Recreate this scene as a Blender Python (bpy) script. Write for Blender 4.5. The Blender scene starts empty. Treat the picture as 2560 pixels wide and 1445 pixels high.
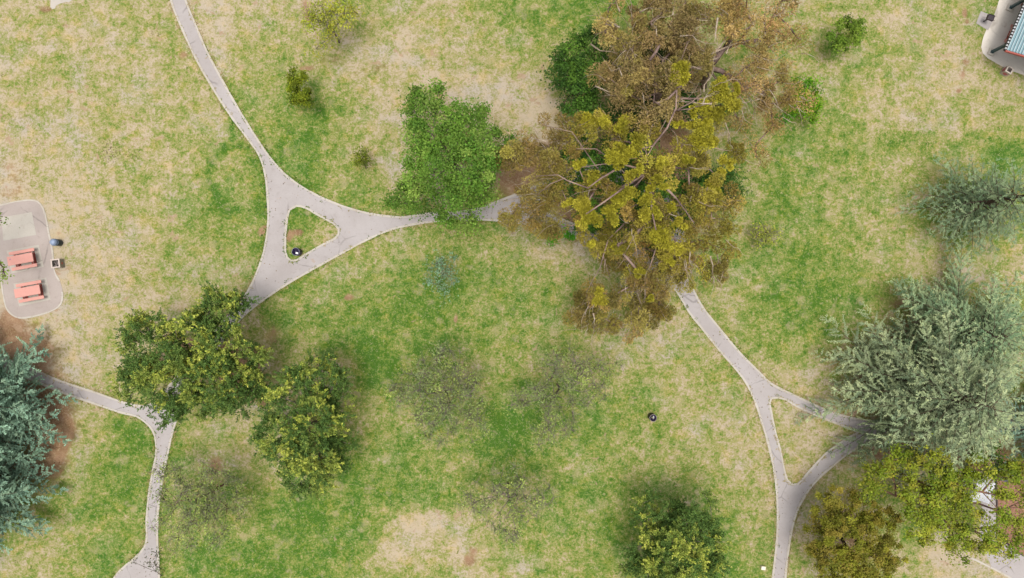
import bpy, bmesh, math, random
import numpy as np
from mathutils import Vector, Matrix
from mathutils.geometry import tessellate_polygon

scene = bpy.context.scene
col = scene.collection
R = math.radians
PI = math.pi

# ------------------------------------------------------------------ camera, sky, sun, exposure
CAM_H = 55.0          # drone height above the lawn (m)
PPM = 32.0            # photograph pixels per metre at ground level
cam_d = bpy.data.cameras.new('camera'); cam = bpy.data.objects.new('camera', cam_d); col.objects.link(cam)
cam.location = (0, 0, CAM_H); cam.rotation_euler = (0, 0, 0)
cam_d.sensor_width = 36.0; cam_d.lens = 36.0 * CAM_H / 80.0
cam_d.clip_start = 0.5; cam_d.clip_end = 9000
scene.camera = cam

SUN_EL, SUN_AZ = R(87), R(205)          # azimuth: 0 = +Y, clockwise
world = bpy.data.worlds.new('World'); scene.world = world; world.use_nodes = True
wn = world.node_tree; wn.nodes.clear()
wo = wn.nodes.new('ShaderNodeOutputWorld'); bg = wn.nodes.new('ShaderNodeBackground')
sky = wn.nodes.new('ShaderNodeTexSky'); sky.sky_type = 'NISHITA'; sky.sun_disc = False
sky.sun_elevation = SUN_EL; sky.sun_rotation = SUN_AZ
sky.air_density = 1.0; sky.dust_density = 6.0; sky.ozone_density = 1.0
hs = wn.nodes.new('ShaderNodeHueSaturation'); hs.inputs['Saturation'].default_value = 0.14   # cloud cover
wn.links.new(sky.outputs[0], hs.inputs['Color']); wn.links.new(hs.outputs[0], bg.inputs['Color'])
bg.inputs['Strength'].default_value = 0.1
wn.links.new(bg.outputs[0], wo.inputs[0])
sun_d = bpy.data.lights.new('sun', 'SUN'); sun = bpy.data.objects.new('sun', sun_d); col.objects.link(sun)
sun_d.energy = 1.05; sun_d.angle = R(20); sun_d.color = (1.0, 0.95, 0.87)
sd = Vector((math.sin(SUN_AZ) * math.cos(SUN_EL), math.cos(SUN_AZ) * math.cos(SUN_EL), math.sin(SUN_EL)))
sun.rotation_euler = sd.to_track_quat('Z', 'Y').to_euler()
sun.location = sd * 80
scene.view_settings.view_transform = 'Standard'; scene.view_settings.look = 'None'
scene.view_settings.exposure = 1.0; scene.view_settings.gamma = 1.0
scene.view_settings.use_curve_mapping = False
try:
    scene.cycles.max_bounces = 8; scene.cycles.diffuse_bounces = 2; scene.cycles.transparent_max_bounces = 4
except Exception: pass

# ------------------------------------------------------------------ helpers
def G(px, py, z=0.0):
    """photo pixel (2560x1445) of a point known to be z metres up -> real 3D point"""
    k = (CAM_H - z) / CAM_H / PPM
    return np.array([(px - 1280.0) * k, -(py - 722.5) * k, z])

def lin(r, g, b, k=1.0):
    f = lambda c: (c / 12.92 if c <= 0.04045 else ((c + 0.055) / 1.055) ** 2.4)
    return (f(r / 255) * k, f(g / 255) * k, f(b / 255) * k)

def tag(o, label=None, cat=None, group=None, kind=None):
    if label: o['label'] = label
    if cat: o['category'] = cat
    if group: o['group'] = group
    if kind: o['kind'] = kind
    return o

def empty(name, loc=(0, 0, 0), rz=0.0):
    o = bpy.data.objects.new(name, None); col.objects.link(o)
    o.location = loc; o.rotation_euler = (0, 0, rz); o.empty_display_size = 0.2
    return o

def link(name, me, mat=None, parent=None):
    o = bpy.data.objects.new(name, me); col.objects.link(o)
    if mat: me.materials.append(mat)
    if parent: o.parent = parent
    return o

def quads_obj(name, V, C, mat, parent=None, smooth=False):
    """V (N,4,3) quads, C (N,3) colours"""
    V = np.asarray(V, np.float32); n = len(V)
    me = bpy.data.meshes.new(name)
    me.vertices.add(n * 4); me.vertices.foreach_set('co', V.reshape(-1))
    me.loops.add(n * 4); me.loops.foreach_set('vertex_index', np.arange(n * 4, dtype=np.int32))
    me.polygons.add(n); me.polygons.foreach_set('loop_start', np.arange(0, n * 4, 4, dtype=np.int32))
    me.polygons.foreach_set('loop_total', np.full(n, 4, np.int32))
    a = me.color_attributes.new('Col', 'FLOAT_COLOR', 'POINT')
    cc = np.ones((n, 4, 4), np.float32); cc[:, :, :3] = np.asarray(C, np.float32)[:, None, :]
    a.data.foreach_set('color', cc.reshape(-1))
    me.update(calc_edges=True); me.validate()
    return link(name, me, mat, parent)

class MB:
    """collects shapes into one mesh"""
    def __init__(s): s.v = []; s.f = []
    def add(s, vs, fs):
        b = len(s.v); s.v += [tuple(map(float, p)) for p in vs]; s.f += [tuple(b + i for i in f) for f in fs]; return s
    def box(s, c, d, rz=0.0, bev=0.0):
        bm = bmesh.new(); bmesh.ops.create_cube(bm, size=1.0)
        for v in bm.verts: v.co = Vector((v.co.x * d[0], v.co.y * d[1], v.co.z * d[2]))
        if bev > 0: bmesh.ops.bevel(bm, geom=bm.edges[:], offset=bev, segments=2, affect='EDGES', profile=0.6)
        M = Matrix.Translation(Vector([float(q) for q in c])) @ Matrix.Rotation(rz, 4, 'Z')
        bm.verts.index_update()
        s.add([M @ v.co for v in bm.verts], [[v.index for v in f.verts] for f in bm.faces]); bm.free(); return s
    def lathe(s, prof, c=(0, 0, 0), n=28, cap=False):
        vs = []; fs = []
        for r, z in prof:
            for k in range(n):
                a = 2 * PI * k / n; vs.append((c[0] + r * math.cos(a), c[1] + r * math.sin(a), c[2] + z))
        for i in range(len(prof) - 1):
            for k in range(n):
                k2 = (k + 1) % n
                fs.append((i * n + k, i * n + k2, (i + 1) * n + k2, (i + 1) * n + k))
        if cap: fs.append(tuple(range((len(prof) - 1) * n, len(prof) * n)))
        return s.add(vs, fs)
    def tube(s, P, Rr, n=6):
        P = [np.asarray(p, float) for p in P]; vs = []; fs = []
        ref = np.array([0.31, 0.17, 0.93]); m = len(P)
        for i, p in enumerate(P):
            t = P[min(i + 1, m - 1)] - P[max(i - 1, 0)]; t = t / (np.linalg.norm(t) + 1e-9)
            u = np.cross(t, ref if abs(t @ ref) < 0.95 else np.array([1., 0, 0])); u /= np.linalg.norm(u) + 1e-9
            w = np.cross(t, u); r = Rr[i] if hasattr(Rr, '__len__') else Rr
            for k in range(n):
                a = 2 * PI * k / n; vs.append(p + r * (u * math.cos(a) + w * math.sin(a)))
        for i in range(m - 1):
            for k in range(n):
                k2 = (k + 1) % n; fs.append((i * n + k, i * n + k2, (i + 1) * n + k2, (i + 1) * n + k))
        fs.append(tuple(range(n - 1, -1, -1))); fs.append(tuple(range((m - 1) * n, m * n)))
        return s.add(vs, fs)
    def build(s, name, mat, parent=None, smooth=False):
        me = bpy.data.meshes.new(name); me.from_pydata(s.v, [], s.f)
        bm = bmesh.new(); bm.from_mesh(me); bmesh.ops.recalc_face_normals(bm, faces=bm.faces); bm.to_mesh(me); bm.free()
        if smooth: me.polygons.foreach_set('use_smooth', [True] * len(me.polygons))
        me.update(); return link(name, me, mat, parent)

def catmull(pts, step=0.35, closed=False):
    P = [np.asarray(p, float) for p in pts]; n = len(P); out = []
    rng_ = range(n) if closed else range(n - 1)
    for i in rng_:
        p0 = P[(i - 1) % n] if (closed or i > 0) else 2 * P[0] - P[1]
        p1 = P[i]; p2 = P[(i + 1) % n]
        p3 = P[(i + 2) % n] if (closed or i + 2 < n) else 2 * P[-1] - P[-2]
        k = max(1, int(np.linalg.norm(p2 - p1) / step))
        for j in range(k):
            t = j / k
            out.append(0.5 * ((2 * p1) + (p2 - p0) * t + (2 * p0 - 5 * p1 + 4 * p2 - p3) * t * t + (3 * p1 - p0 - 3 * p2 + p3) * t ** 3))
    if not closed: out.append(P[-1])
    return out

# value noise for numpy-side jitter
_rs = np.random.RandomState(7); _tab = _rs.rand(256, 256)
def vnoise(x, y):
    xi = np.floor(x).astype(int); yi = np.floor(y).astype(int); fx = x - xi; fy = y - yi
    fx = fx * fx * (3 - 2 * fx); fy = fy * fy * (3 - 2 * fy)
    a = _tab[xi % 256, yi % 256]; b = _tab[(xi + 1) % 256, yi % 256]; c = _tab[xi % 256, (yi + 1) % 256]; d = _tab[(xi + 1) % 256, (yi + 1) % 256]
    return (a * (1 - fx) + b * fx) * (1 - fy) + (c * (1 - fx) + d * fx) * fy

# ------------------------------------------------------------------ materials
class NT:
    def __init__(s, name):
        s.m = bpy.data.materials.new(name); s.m.use_nodes = True; s.t = s.m.node_tree; s.t.nodes.clear()
        s.out = s.n('ShaderNodeOutputMaterial')
    def n(s, ty, **kw):
        x = s.t.nodes.new(ty)
        for k, v in kw.items(): setattr(x, k, v)
        return x
    def l(s, a, b): s.t.links.new(a, b)
    def set(s, inp, v):
        if hasattr(v, 'is_linked') or hasattr(v, 'links'): s.l(v, inp)
        else: inp.default_value = v
    def coord(s): return s.n('ShaderNodeTexCoord').outputs['Object']
    def noise(s, vec, scale, detail=3, rough=0.55, dist=0.0, off=None):
        if off is not None:
            mp = s.n('ShaderNodeMapping'); s.l(vec, mp.inputs[0]); mp.inputs['Location'].default_value = off; vec = mp.outputs[0]
        x = s.n('ShaderNodeTexNoise'); s.l(vec, x.inputs['Vector'])
        x.inputs['Scale'].default_value = scale; x.inputs['Detail'].default_value = detail
        x.inputs['Roughness'].default_value = rough; x.inputs['Distortion'].default_value = dist
        return x.outputs[0]
    def math(s, op, a, b=None, c=None, clamp=False):
        x = s.n('ShaderNodeMath', operation=op, use_clamp=clamp); s.set(x.inputs[0], a)
        if b is not None: s.set(x.inputs[1], b)
        if c is not None: s.set(x.inputs[2], c)
        return x.outputs[0]
    def smooth(s, v, lo, hi, a=0.0, b=1.0):
        x = s.n('ShaderNodeMapRange', interpolation_type='SMOOTHSTEP'); s.l(v, x.inputs[0])
        x.inputs[1].default_value = lo; x.inputs[2].default_value = hi; x.inputs[3].default_value = a; x.inputs[4].default_value = b
        return x.outputs[0]
    def mix(s, f, a, b, blend='MIX'):
        x = s.n('ShaderNodeMix', data_type='RGBA', blend_type=blend); s.set(x.inputs[0], f)
        s.set(x.inputs[6], a if not isinstance(a, tuple) else (*a[:3], 1)); s.set(x.inputs[7], b if not isinstance(b, tuple) else (*b[:3], 1))
        return x.outputs[2]
    def ramp(s, f, stops):
        x = s.n('ShaderNodeValToRGB'); s.l(f, x.inputs[0]); e = x.color_ramp.elements
        while len(e) < len(stops): e.new(0.5)
        for i, (p, c) in enumerate(stops): e[i].position = p; e[i].color = (*c[:3], 1)
        return x.outputs[0]
    def principled(s, colr, rough=0.8, spec=0.25, metal=0.0, bump=None, bstr=0.4, bdist=0.02):
        p = s.n('ShaderNodeBsdfPrincipled'); s.set(p.inputs['Base Color'], colr if not isinstance(colr, tuple) else (*colr[:3], 1))
        s.set(p.inputs['Roughness'], rough); p.inputs['Specular IOR Level'].default_value = spec; p.inputs['Metallic'].default_value = metal
        if bump is not None:
            b = s.n('ShaderNodeBump'); b.inputs['Strength'].default_value = bstr; b.inputs['Distance'].default_value = bdist
            s.l(bump, b.inputs['Height']); s.l(b.outputs[0], p.inputs['Normal'])
        return p.outputs[0]
    def done(s, sh): s.l(sh, s.out.inputs[0]); return s.m

K = 0.49     # displayed (linear) -> albedo for ground-like things
def painted(name, c, dirt=(0.25, 0.2, 0.16), amt=0.35, rough=0.55, sc=6.0, metal=0.0, spec=0.35):
    t = NT(name); co = t.coord()
    n1 = t.noise(co, sc, 4, 0.65); n2 = t.noise(co, sc * 5, 3, 0.6)
    f = t.smooth(t.math('ADD', t.math('MULTIPLY', n1, 0.7), t.math('MULTIPLY', n2, 0.4)), 0.5, 0.8, 0.0, amt)
    c1 = t.mix(f, c, tuple(c[i] * 0.4 + dirt[i] * 0.3 for i in range(3)))
    return t.done(t.principled(c1, rough, spec, metal, bump=n2, bstr=0.15, bdist=0.01))

def leaf_mat(name, trans=0.13, rough=0.6, spec=0.12):
    t = NT(name); a = t.n('ShaderNodeAttribute', attribute_name='Col'); c = a.outputs['Color']
    p = t.principled(c, rough, spec)
    tr = t.n('ShaderNodeBsdfTranslucent'); t.l(t.mix(1.0, c, (1.25, 1.25, 0.7), 'MULTIPLY'), tr.inputs[0])
    m = t.n('ShaderNodeMixShader'); m.inputs[0].default_value = trans; t.l(p, m.inputs[1]); t.l(tr.outputs[0], m.inputs[2])
    return t.done(m.outputs[0])

def bark_mat(name, c1, c2, sc=3.0):
    t = NT(name); co = t.coord(); n = t.noise(co, sc, 4, 0.6); n2 = t.noise(co, sc * 9, 2, 0.6)
    c = t.mix(t.smooth(n, 0.35, 0.65), c1, c2)
    return t.done(t.principled(c, 0.85, 0.15, bump=n2, bstr=0.5, bdist=0.02))

M_LEAF = leaf_mat('leaf')
M_NEEDLE = leaf_mat('needle_foliage', 0.06, 0.7, 0.08)
M_GUM = bark_mat('gum_bark', lin(206, 176, 160, 0.46), lin(140, 116, 110, 0.44), 1.2)
M_TWIG = bark_mat('grey_twig_bark', lin(172, 158, 144, 0.480), lin(128, 120, 108, 0.480))
M_PALETWIG = bark_mat('pale_twig_bark', lin(196, 174, 150, .45), lin(150, 128, 110, .45))
M_DEAD = bark_mat('bleached_dead_wood', lin(226, 208, 185, 0.480), lin(190, 165, 140, 0.480))
M_BARK = bark_mat('brown_bark', lin(120, 98, 82, 0.480), lin(88, 74, 66, 0.480))
M_REDBARK = bark_mat('reddish_bark', lin(170, 125, 105, 0.480), lin(125, 100, 88, 0.480))

# ------------------------------------------------------------------ ground sheet with its wear map
GREEN = [
 "33333322334433335677555444444455", "33333334443323344566555544555333", "33433433555332223366555444543233", "23333334665322222255555555533333",
 "22333445775333322255555566665556", "12233456875533332255555566554557", "11233466886665544344555576555566", "00223455884445554345555566553555",
 "00223445544557666644555566654334", "01223344556777666544344577765344", "11233334557777665543344566554444", "01233333443777455544444433444444",
 "22334444444567667776544433344444", "33466544445556687666543333333444", "44477644456665686655543333344444", "55677566677788745665555433355444",
 "54566566778875346666788543346444", "44566678877665244566788643356321", "34455588876531345555567443342112"]
gm = np.array([[int(c) for c in r[:32].ljust(32, '4')] for r in GREEN[:18]], float) / 9.0
# blobs: px, py, rx, ry, amount  (changes to how green the turf is)
GB = [(580, 440, 30, 36, -0.25), (1020, 1345, 70, 80, -0.45), (1060, 1300, 55, 45, -0.4), (950, 1400, 60, 45, -0.3), (925, 905, 55, 60, .3), (880, 1160, 40, 50, .3),
      (1290, 1050, 70, 60, .25), (1640, 1230, 70, 45, .15), (1570, 1290, 45, 45, .15), (780, 585, 45, 35, -.32), (2150, 500, 150, 120, -.06), (480, 1390, 60, 50, .2), (800, 275, 35, 30, .3), (700, 790, 35, 25, .3),
      (590, 250, 40, 60, .2), (760, 1270, 60, 40, .2), (1250, 40, 60, 45, .2), (1400, 640, 60, 40, -.25), (2240, 60, 60, 50, -.25), (1330, 250, 60, 50, -.25),
      (1180, 220, 60, 40, -.1), (330, 1110, 60, 60, .2), (2030, 1060, 40, 50, -.2), (1290, 30, 60, 40, .15), (1110, 760, 80, 60, .1), (1015, 1150, 40, 30, .25),
      (2520, 360, 50, 60, .2), (2040, 700, 90, 60, .12), (1900, 690, 60, 60, .1), (1750, 800, 25, 25, .2), (1020, 720, 80, 60, .1), (1230, 560, 50, 25, .2), (740, 720, 50, 30, .12),
      (1440, 150, 120, 120, .1), (240, 600, 80, 100, -.05), (520, 60, 60, 60, -.12), (960, 140, 90, 60, -.1), (2340, 1400, 120, 60, -.35)]
RING = [(583, 300, 9), (578, 325, 10), (580, 350, 9), (600, 368, 9), (582, 372, 10), (562, 378, 11), (543, 390, 11), (530, 408, 11), (524, 428, 11), (526, 450, 10), (536, 470, 10), (545, 490, 11), (556, 510, 12), (570, 525, 12), (590, 520, 9), (618, 372, 8)]
# blobs of bare brown earth / needle litter
SB = [(40, 850, 90, 45, .9), (20, 790, 50, 40, .8), (100, 880, 45, 35, .55), (150, 1100, 26, 70, .7), (165, 970, 30, 22, .6), (90, 1180, 70, 35, .8), (100, 1060, 90, 80, 1.0), (60, 950, 100, 60, 1.0),
      (20, 480, 60, 30, .5), (60, 430, 70, 40, .35), (10, 400, 40, 40, .4),
      (1275, 450, 40, 60, .8), (1350, 420, 80, 70, .9), (1500, 450, 140, 110, 1.0), (1650, 450, 130, 120, 1.0), (1640, 260, 130, 110, .8), (1540, 620, 60, 30, .7), (1460, 560, 80, 50, .8), (1780, 560, 50, 50, .5),
      (1700, 120, 130, 120, .5), (1540, 150, 80, 80, .6), (1320, 240, 40, 40, .3),
      (540, 900, 90, 70, .8), (620, 950, 50, 50, .6), (650, 1010, 35, 50, .55), (450, 900, 80, 60, .7), (690, 830, 50, 30, .55), (760, 1020, 60, 70, .6), (780, 1120, 50, 60, .5), (645, 880, 40, 30, .5),
      (1690, 1380, 70, 50, .7), (2190, 745, 40, 16, .35), (2250, 760, 40, 18, .45), (2310, 860, 80, 80, .7), (2250, 960, 130, 110, 1.0), (2400, 980, 120, 120, 1.0), (2210, 1135, 45, 28, .9), (2330, 1110, 90, 40, .9), (2400, 1110, 40, 30, 1.0),
      (2470, 1150, 60, 60, 1.0), (2190, 840, 30, 20, .3), (2110, 1310, 80, 60, .8), (2150, 1390, 70, 40, .7), (655, 575, 14, 20, .7),
      (830, 150, 50, 22, .5), (770, 170, 25, 10, .5), (950, 165, 50, 14, .5), (900, 180, 40, 10, .4), (880, 752, 16, 11, .9), (545, 1165, 25, 25, .5), (1140, 800, 10, 16, .6), (765, 10, 16, 22, .45), (775, 40, 12, 14, .45),
      (740, 585, 16, 16, .6), (720, 600, 10, 20, .5), (2408, 150, 14, 16, .5), (2400, 190, 12, 18, .6), (2395, 232, 12, 8, .6), (2413, 38, 10, 14, .7), (2420, 60, 8, 8, .6), (1520, 822, 20, 10, .6), (1555, 818, 12, 8, .5),
      (1170, 1400, 25, 12, .6), (1190, 1380, 14, 10, .5), (945, 1252, 0.01, 0.01, 0), (115, 15, 22, 10, .6), (2280, 770, 30, 14, .2), (2480, 765, 14, 10, .5), (160, 60, 14, 9, .4), (460, 145, 16, 14, .45), (300, 375, 0.01, .01, 0),
      (130, 330, 0.01, .01, 0), (175, 225, 18, 8, .5), (1350, 690, 40, 22, .3), (1410, 720, 40, 20, .25)]
# dark weedy speckle patches
WB = [(275, 375, 26, 30, 1), (330, 385, 30, 16, .8), (80, 360, 20, 12, .6), (60, 390, 10, 10, .5), (270, 575, 50, 14, .4), (250, 540, 20, 14, .4), (300, 690, 80, 60, .25), (50, 300, 60, 30, .3), (2300, 300, 40, 20, .4), (2290, 350, 60, 30, .3)]

def axis(lo, hi, step, far):
    return np.concatenate([[-far, -far * .4, -far * .12, lo * 2.2, lo * 1.35], np.arange(lo, hi + 1e-6, step), [hi * 1.35, hi * 2.2, far * .12, far * .4, far]])
gx = axis(-46, 46, 0.2, 4000); gy = axis(-28, 28, 0.2, 4000)
X, Y = np.meshgrid(gx, gy)
PXX = X * PPM + 1280; PYY = -Y * PPM + 722.5
wx = (vnoise(X * .55 + 40, Y * .55 + 11) - .5) * 55; wy = (vnoise(X * .55 + 90, Y * .55 + 71) - .5) * 55
def sample(px, py):
    u = np.clip(px / 80.0 - .5, 0, 30.999); v = np.clip(py / 80.28 - .5, 0, 16.999)
    i = u.astype(int); j = v.astype(int); fu = u - i; fv = v - j
    fu = fu * fu * (3 - 2 * fu); fv = fv * fv * (3 - 2 * fv)
    return (gm[j, i] * (1 - fu) + gm[j, i + 1] * fu) * (1 - fv) + (gm[j + 1, i] * (1 - fu) + gm[j + 1, i + 1] * fu) * fv
def blobs(lst, px, py, base=None):
    s = np.zeros_like(px) if base is None else base
    for b in lst:
        x, y, rx, ry, a = b
        if rx < 1: continue
        if lst is SB and rx < 30: a = min(1, a + .35)
        s = s + a * np.exp(-(((px - x) / rx) ** 2 + ((py - y) / ry) ** 2))
    return s
def greenness(px, py, wx=0, wy=0):
    g = sample(px + wx, py + wy); g = blobs(GB, px + wx * .6, py + wy * .6, g)
    ring = np.zeros_like(g)
    for x, y, r in RING: ring = np.maximum(ring, np.exp(-(((px + wx * .15 - x) ** 2 + (py + wy * .15 - y) ** 2) / r ** 2)))
    return np.clip(g + .6 * ring, 0, 1.2)
gr = greenness(PXX, PYY, wx, wy)
so = np.clip(blobs(SB, PXX + wx * .35, PYY + wy * .35), 0, 1); we = np.clip(blobs(WB, PXX + wx * .4, PYY + wy * .4), 0, 1)
me = bpy.data.meshes.new('ground')
nyy, nxx = X.shape
Z = np.zeros_like(X)
me.vertices.add(X.size); me.vertices.foreach_set('co', np.stack([X, Y, Z], -1).astype(np.float32).reshape(-1))
ii = (np.arange(nyy - 1)[:, None] * nxx + np.arange(nxx - 1)[None, :]).reshape(-1)
F = np.stack([ii, ii + 1, ii + 1 + nxx, ii + nxx], -1).astype(np.int32)
me.loops.add(F.size); me.loops.foreach_set('vertex_index', F.reshape(-1)); me.polygons.add(len(F))
me.polygons.foreach_set('loop_start', np.arange(0, F.size, 4, dtype=np.int32)); me.polygons.foreach_set('loop_total', np.full(len(F), 4, np.int32))
at = me.color_attributes.new('wear', 'FLOAT_COLOR', 'POINT')
at.data.foreach_set('color', np.stack([gr, so, we, np.ones_like(gr)], -1).astype(np.float32).reshape(-1))
me.update(calc_edges=True)

t = NT('lawn'); co = t.coord()
a = t.n('ShaderNodeAttribute', attribute_name='wear'); sp = t.n('ShaderNodeSeparateColor'); t.l(a.outputs['Color'], sp.inputs[0])
n0 = t.noise(co, 0.16, 3, 0.5); n1 = t.noise(co, 0.55, 4, 0.55, 0.4); n2 = t.noise(co, 1.5, 3, 0.55, 0.15, off=(13, 7, 0)); n3 = t.noise(co, 4.5, 3, 0.55, 0.0, off=(3, 17, 0)); n4 = t.noise(co, 8.5, 2, 0.6)
def cen(n, k): return t.math('MULTIPLY', t.math('SUBTRACT', n, 0.5), k)
g = t.math('ADD', sp.outputs[0], cen(n0, 0.25))
for n_, k_ in ((n1, 1.0), (n2, 1.2), (n3, 1.3), (n4, 1.0)): g = t.math('ADD', g, cen(n_, k_))
c = t.ramp(g, [(0.0, lin(216, 198, 170, K)), (0.2, lin(200, 184, 146, K)), (0.4, lin(178, 174, 110, K)), (0.6, lin(146, 160, 80, K)), (0.82, lin(116, 146, 60, K)), (1.0, lin(86, 128, 44, K))])
# hue drift: yellower and bluer turf
c = t.mix(t.smooth(t.noise(co, 0.35, 3, .5, off=(50, 3, 0)), .48, .7, 0, .55), c, t.mix(1.0, c, (0.92, 1.02, 1.35), 'MULTIPLY'))
c = t.mix(t.smooth(t.noise(co, 0.9, 3, .5, off=(5, 63, 0)), .5, .72, 0, .6), c, t.mix(1.0, c, (1.14, 1.03, .72), 'MULTIPLY'))
# pale dead tufts and thatch spots
vo = t.n('ShaderNodeTexVoronoi', feature='SMOOTH_F1'); vo.inputs['Scale'].default_value = 1.15; vo.inputs['Randomness'].default_value = 1.0
wv = t.n('ShaderNodeMix', data_type='VECTOR'); wv.inputs[0].default_value = 0.28
nn = t.n('ShaderNodeTexNoise'); nn.inputs['Scale'].default_value = 3.0; t.l(co, nn.inputs['Vector']); t.l(co, wv.inputs[4]); t.l(nn.outputs[1], wv.inputs[5]); t.l(wv.outputs[1], vo.inputs['Vector'])
pick = t.smooth(t.noise(co, 0.8, 2, .5, off=(31, 31, 0)), .42, .54)
spot = t.math('MULTIPLY', t.smooth(vo.outputs['Distance'], .30, .16), pick)
spot = t.math('MULTIPLY', spot, t.smooth(n3, .35, .6))
c = t.mix(t.math('MULTIPLY', spot, .5), c, lin(212, 190, 152, K))
# bare earth
e1 = t.math('ADD', sp.outputs[1], t.math('ADD', cen(n2, 0.9), cen(n3, 0.7)))
earth = t.mix(t.smooth(n1, .35, .65), lin(186, 146, 116, K), lin(150, 112, 84, K))
earth = t.mix(t.smooth(n4, .4, .7, 0, .45), earth, lin(206, 174, 142, K))
c = t.mix(t.smooth(e1, .35, .85, 0, .92), c, earth)
# bare pinkish scuffs everywhere in the dry turf
sc_ = t.math('ADD', t.noise(co, 1.0, 4, .6, .6, off=(77, 21, 0)), t.math('MULTIPLY', sp.outputs[0], -0.12))
c = t.mix(t.smooth(sc_, .585, .66, 0, .75), c, lin(198, 166, 138, K))
# single straw-coloured and dark tufts
c = t.mix(t.smooth(t.noise(co, 6.5, 3, .6, 1.2, off=(41, 12, 0)), .56, .68, 0, .5), c, lin(222, 206, 164, K))
c = t.mix(t.smooth(t.noise(co, 5.5, 3, .6, .8, off=(71, 33, 0)), .58, .7, 0, .4), c, t.mix(1.0, c, (.55, .68, .5), 'MULTIPLY'))
# dark weeds
w1 = t.math('MULTIPLY', t.math('ADD', sp.outputs[2], .05), t.smooth(t.noise(co, 7, 3, .6, off=(9, 90, 0)), .52, .62))
c = t.mix(t.math('MULTIPLY', w1, .9, clamp=True), c, lin(92, 78, 44, K))
c = t.mix(t.smooth(t.noise(co, 9, 2, .5, off=(19, 40, 0)), .62, .8, 0, .1), c, lin(104, 116, 54, K))
h = t.math('ADD', t.math('MULTIPLY', n3, .6), t.math('MULTIPLY', n4, .5))
M_LAWN = t.done(t.principled(c, 0.95, 0.05, bump=h, bstr=0.45, bdist=0.1))
tag(link('ground', me, M_LAWN), 'patchy park lawn of green turf and dry tan grass', kind='structure')

# ------------------------------------------------------------------ paving materials
def paving(name, c1, c2, c3, crack=0.35):
    t = NT(name); co = t.coord()
    a = t.noise(co, 0.35, 4, .6); b = t.noise(co, 2.5, 4, .65); d = t.noise(co, 22, 2, .6)
    c = t.mix(t.smooth(a, .35, .68), c1, c2); c = t.mix(t.smooth(b, .52, .75, 0, .55), c, c3)
    c = t.mix(t.smooth(d, .4, .7, 0, .12), c, (c3[0] * .6, c3[1] * .6, c3[2] * .6))
    wv = t.n('ShaderNodeMix', data_type='VECTOR'); wv.inputs[0].default_value = 0.35
    nn = t.n('ShaderNodeTexNoise'); nn.inputs['Scale'].default_value = .9; nn.inputs['Detail'].default_value = 5; t.l(co, nn.inputs['Vector'])
    t.l(co, wv.inputs[4]); t.l(nn.outputs[1], wv.inputs[5])
    vo = t.n('ShaderNodeTexVoronoi', feature='DISTANCE_TO_EDGE'); vo.inputs['Scale'].default_value = crack; t.l(wv.outputs[1], vo.inputs['Vector'])
    k = t.math('MULTIPLY', t.smooth(vo.outputs['Distance'], .014, .002), t.smooth(t.noise(co, .5, 2, .5, off=(4, 4, 0)), .42, .6))
    c = t.mix(t.math('MULTIPLY', k, .36), c, lin(95, 85, 80, K))
    c = t.mix(t.smooth(t.noise(co, .8, 3, .6, off=(60, 0, 0)), .66, .74, 0, .4), c, lin(205, 170, 140, K))
    return t.done(t.principled(c, 0.9, 0.15, bump=d, bstr=0.2, bdist=0.01))
M_PATH = paving('worn_path_asphalt', lin(213, 205, 203, K), lin(202, 193, 190, K), lin(188, 177, 172, K))
M_PAD = paving('picnic_pad_asphalt', lin(212, 198, 190, K), lin(202, 188, 180, K), lin(186, 168, 160, K), .25)
M_CONC = paving('pale_concrete', lin(226, 216, 205, K), lin(216, 205, 194, K), lin(196, 182, 170, K), .25)
M_SLAB = paving('buff_concrete_slab', lin(224, 216, 204, K), lin(216, 208, 194, K), lin(200, 190, 178, K), .3)
M_KERB = paving('cream_kerb_concrete', lin(234, 225, 213, K), lin(222, 212, 198, K), lin(194, 180, 156, K), .8)
M_MULCH = (lambda t: t.done(t.principled(t.mix(t.smooth(t.noise(t.coord(), 7, 4, .7), .35, .65), lin(192, 150, 126, K), lin(162, 116, 96, K)), .95, .05, bump=t.noise(t.coord(), 25, 3, .7), bstr=.6, bdist=.04)))(NT('bark_mulch'))

def flat(name, loops, z, mat, thick=0.0):
    """filled outline (first loop) with holes, as one sheet with a skirt down to the ground"""
    vs = []; fs = []
    ls = [[Vector((p[0], p[1], 0)) for p in lp] for lp in loops]
    for lp in ls: vs += [(p.x, p.y, z) for p in lp]
    tri = tessellate_polygon(ls)
    for tr in tri:
        a_, b_, c_ = [Vector(vs[i]) for i in tr]
        fs.append(tr if (b_ - a_).cross(c_ - a_).z > 0 else tr[::-1])
    b0 = 0
    for lp in ls:
        n = len(lp); s = len(vs)
        vs += [(p.x, p.y, -0.02) for p in lp]
        for i in range(n):
            j = (i + 1) % n; fs.append((b0 + i, b0 + j, s + j, s + i))
        b0 += n
    # skirts were appended after all tops, so b0 indexes the tops
    me = bpy.data.meshes.new(name); me.from_pydata(vs, [], fs); me.update()
    return link(name, me, mat)

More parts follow.
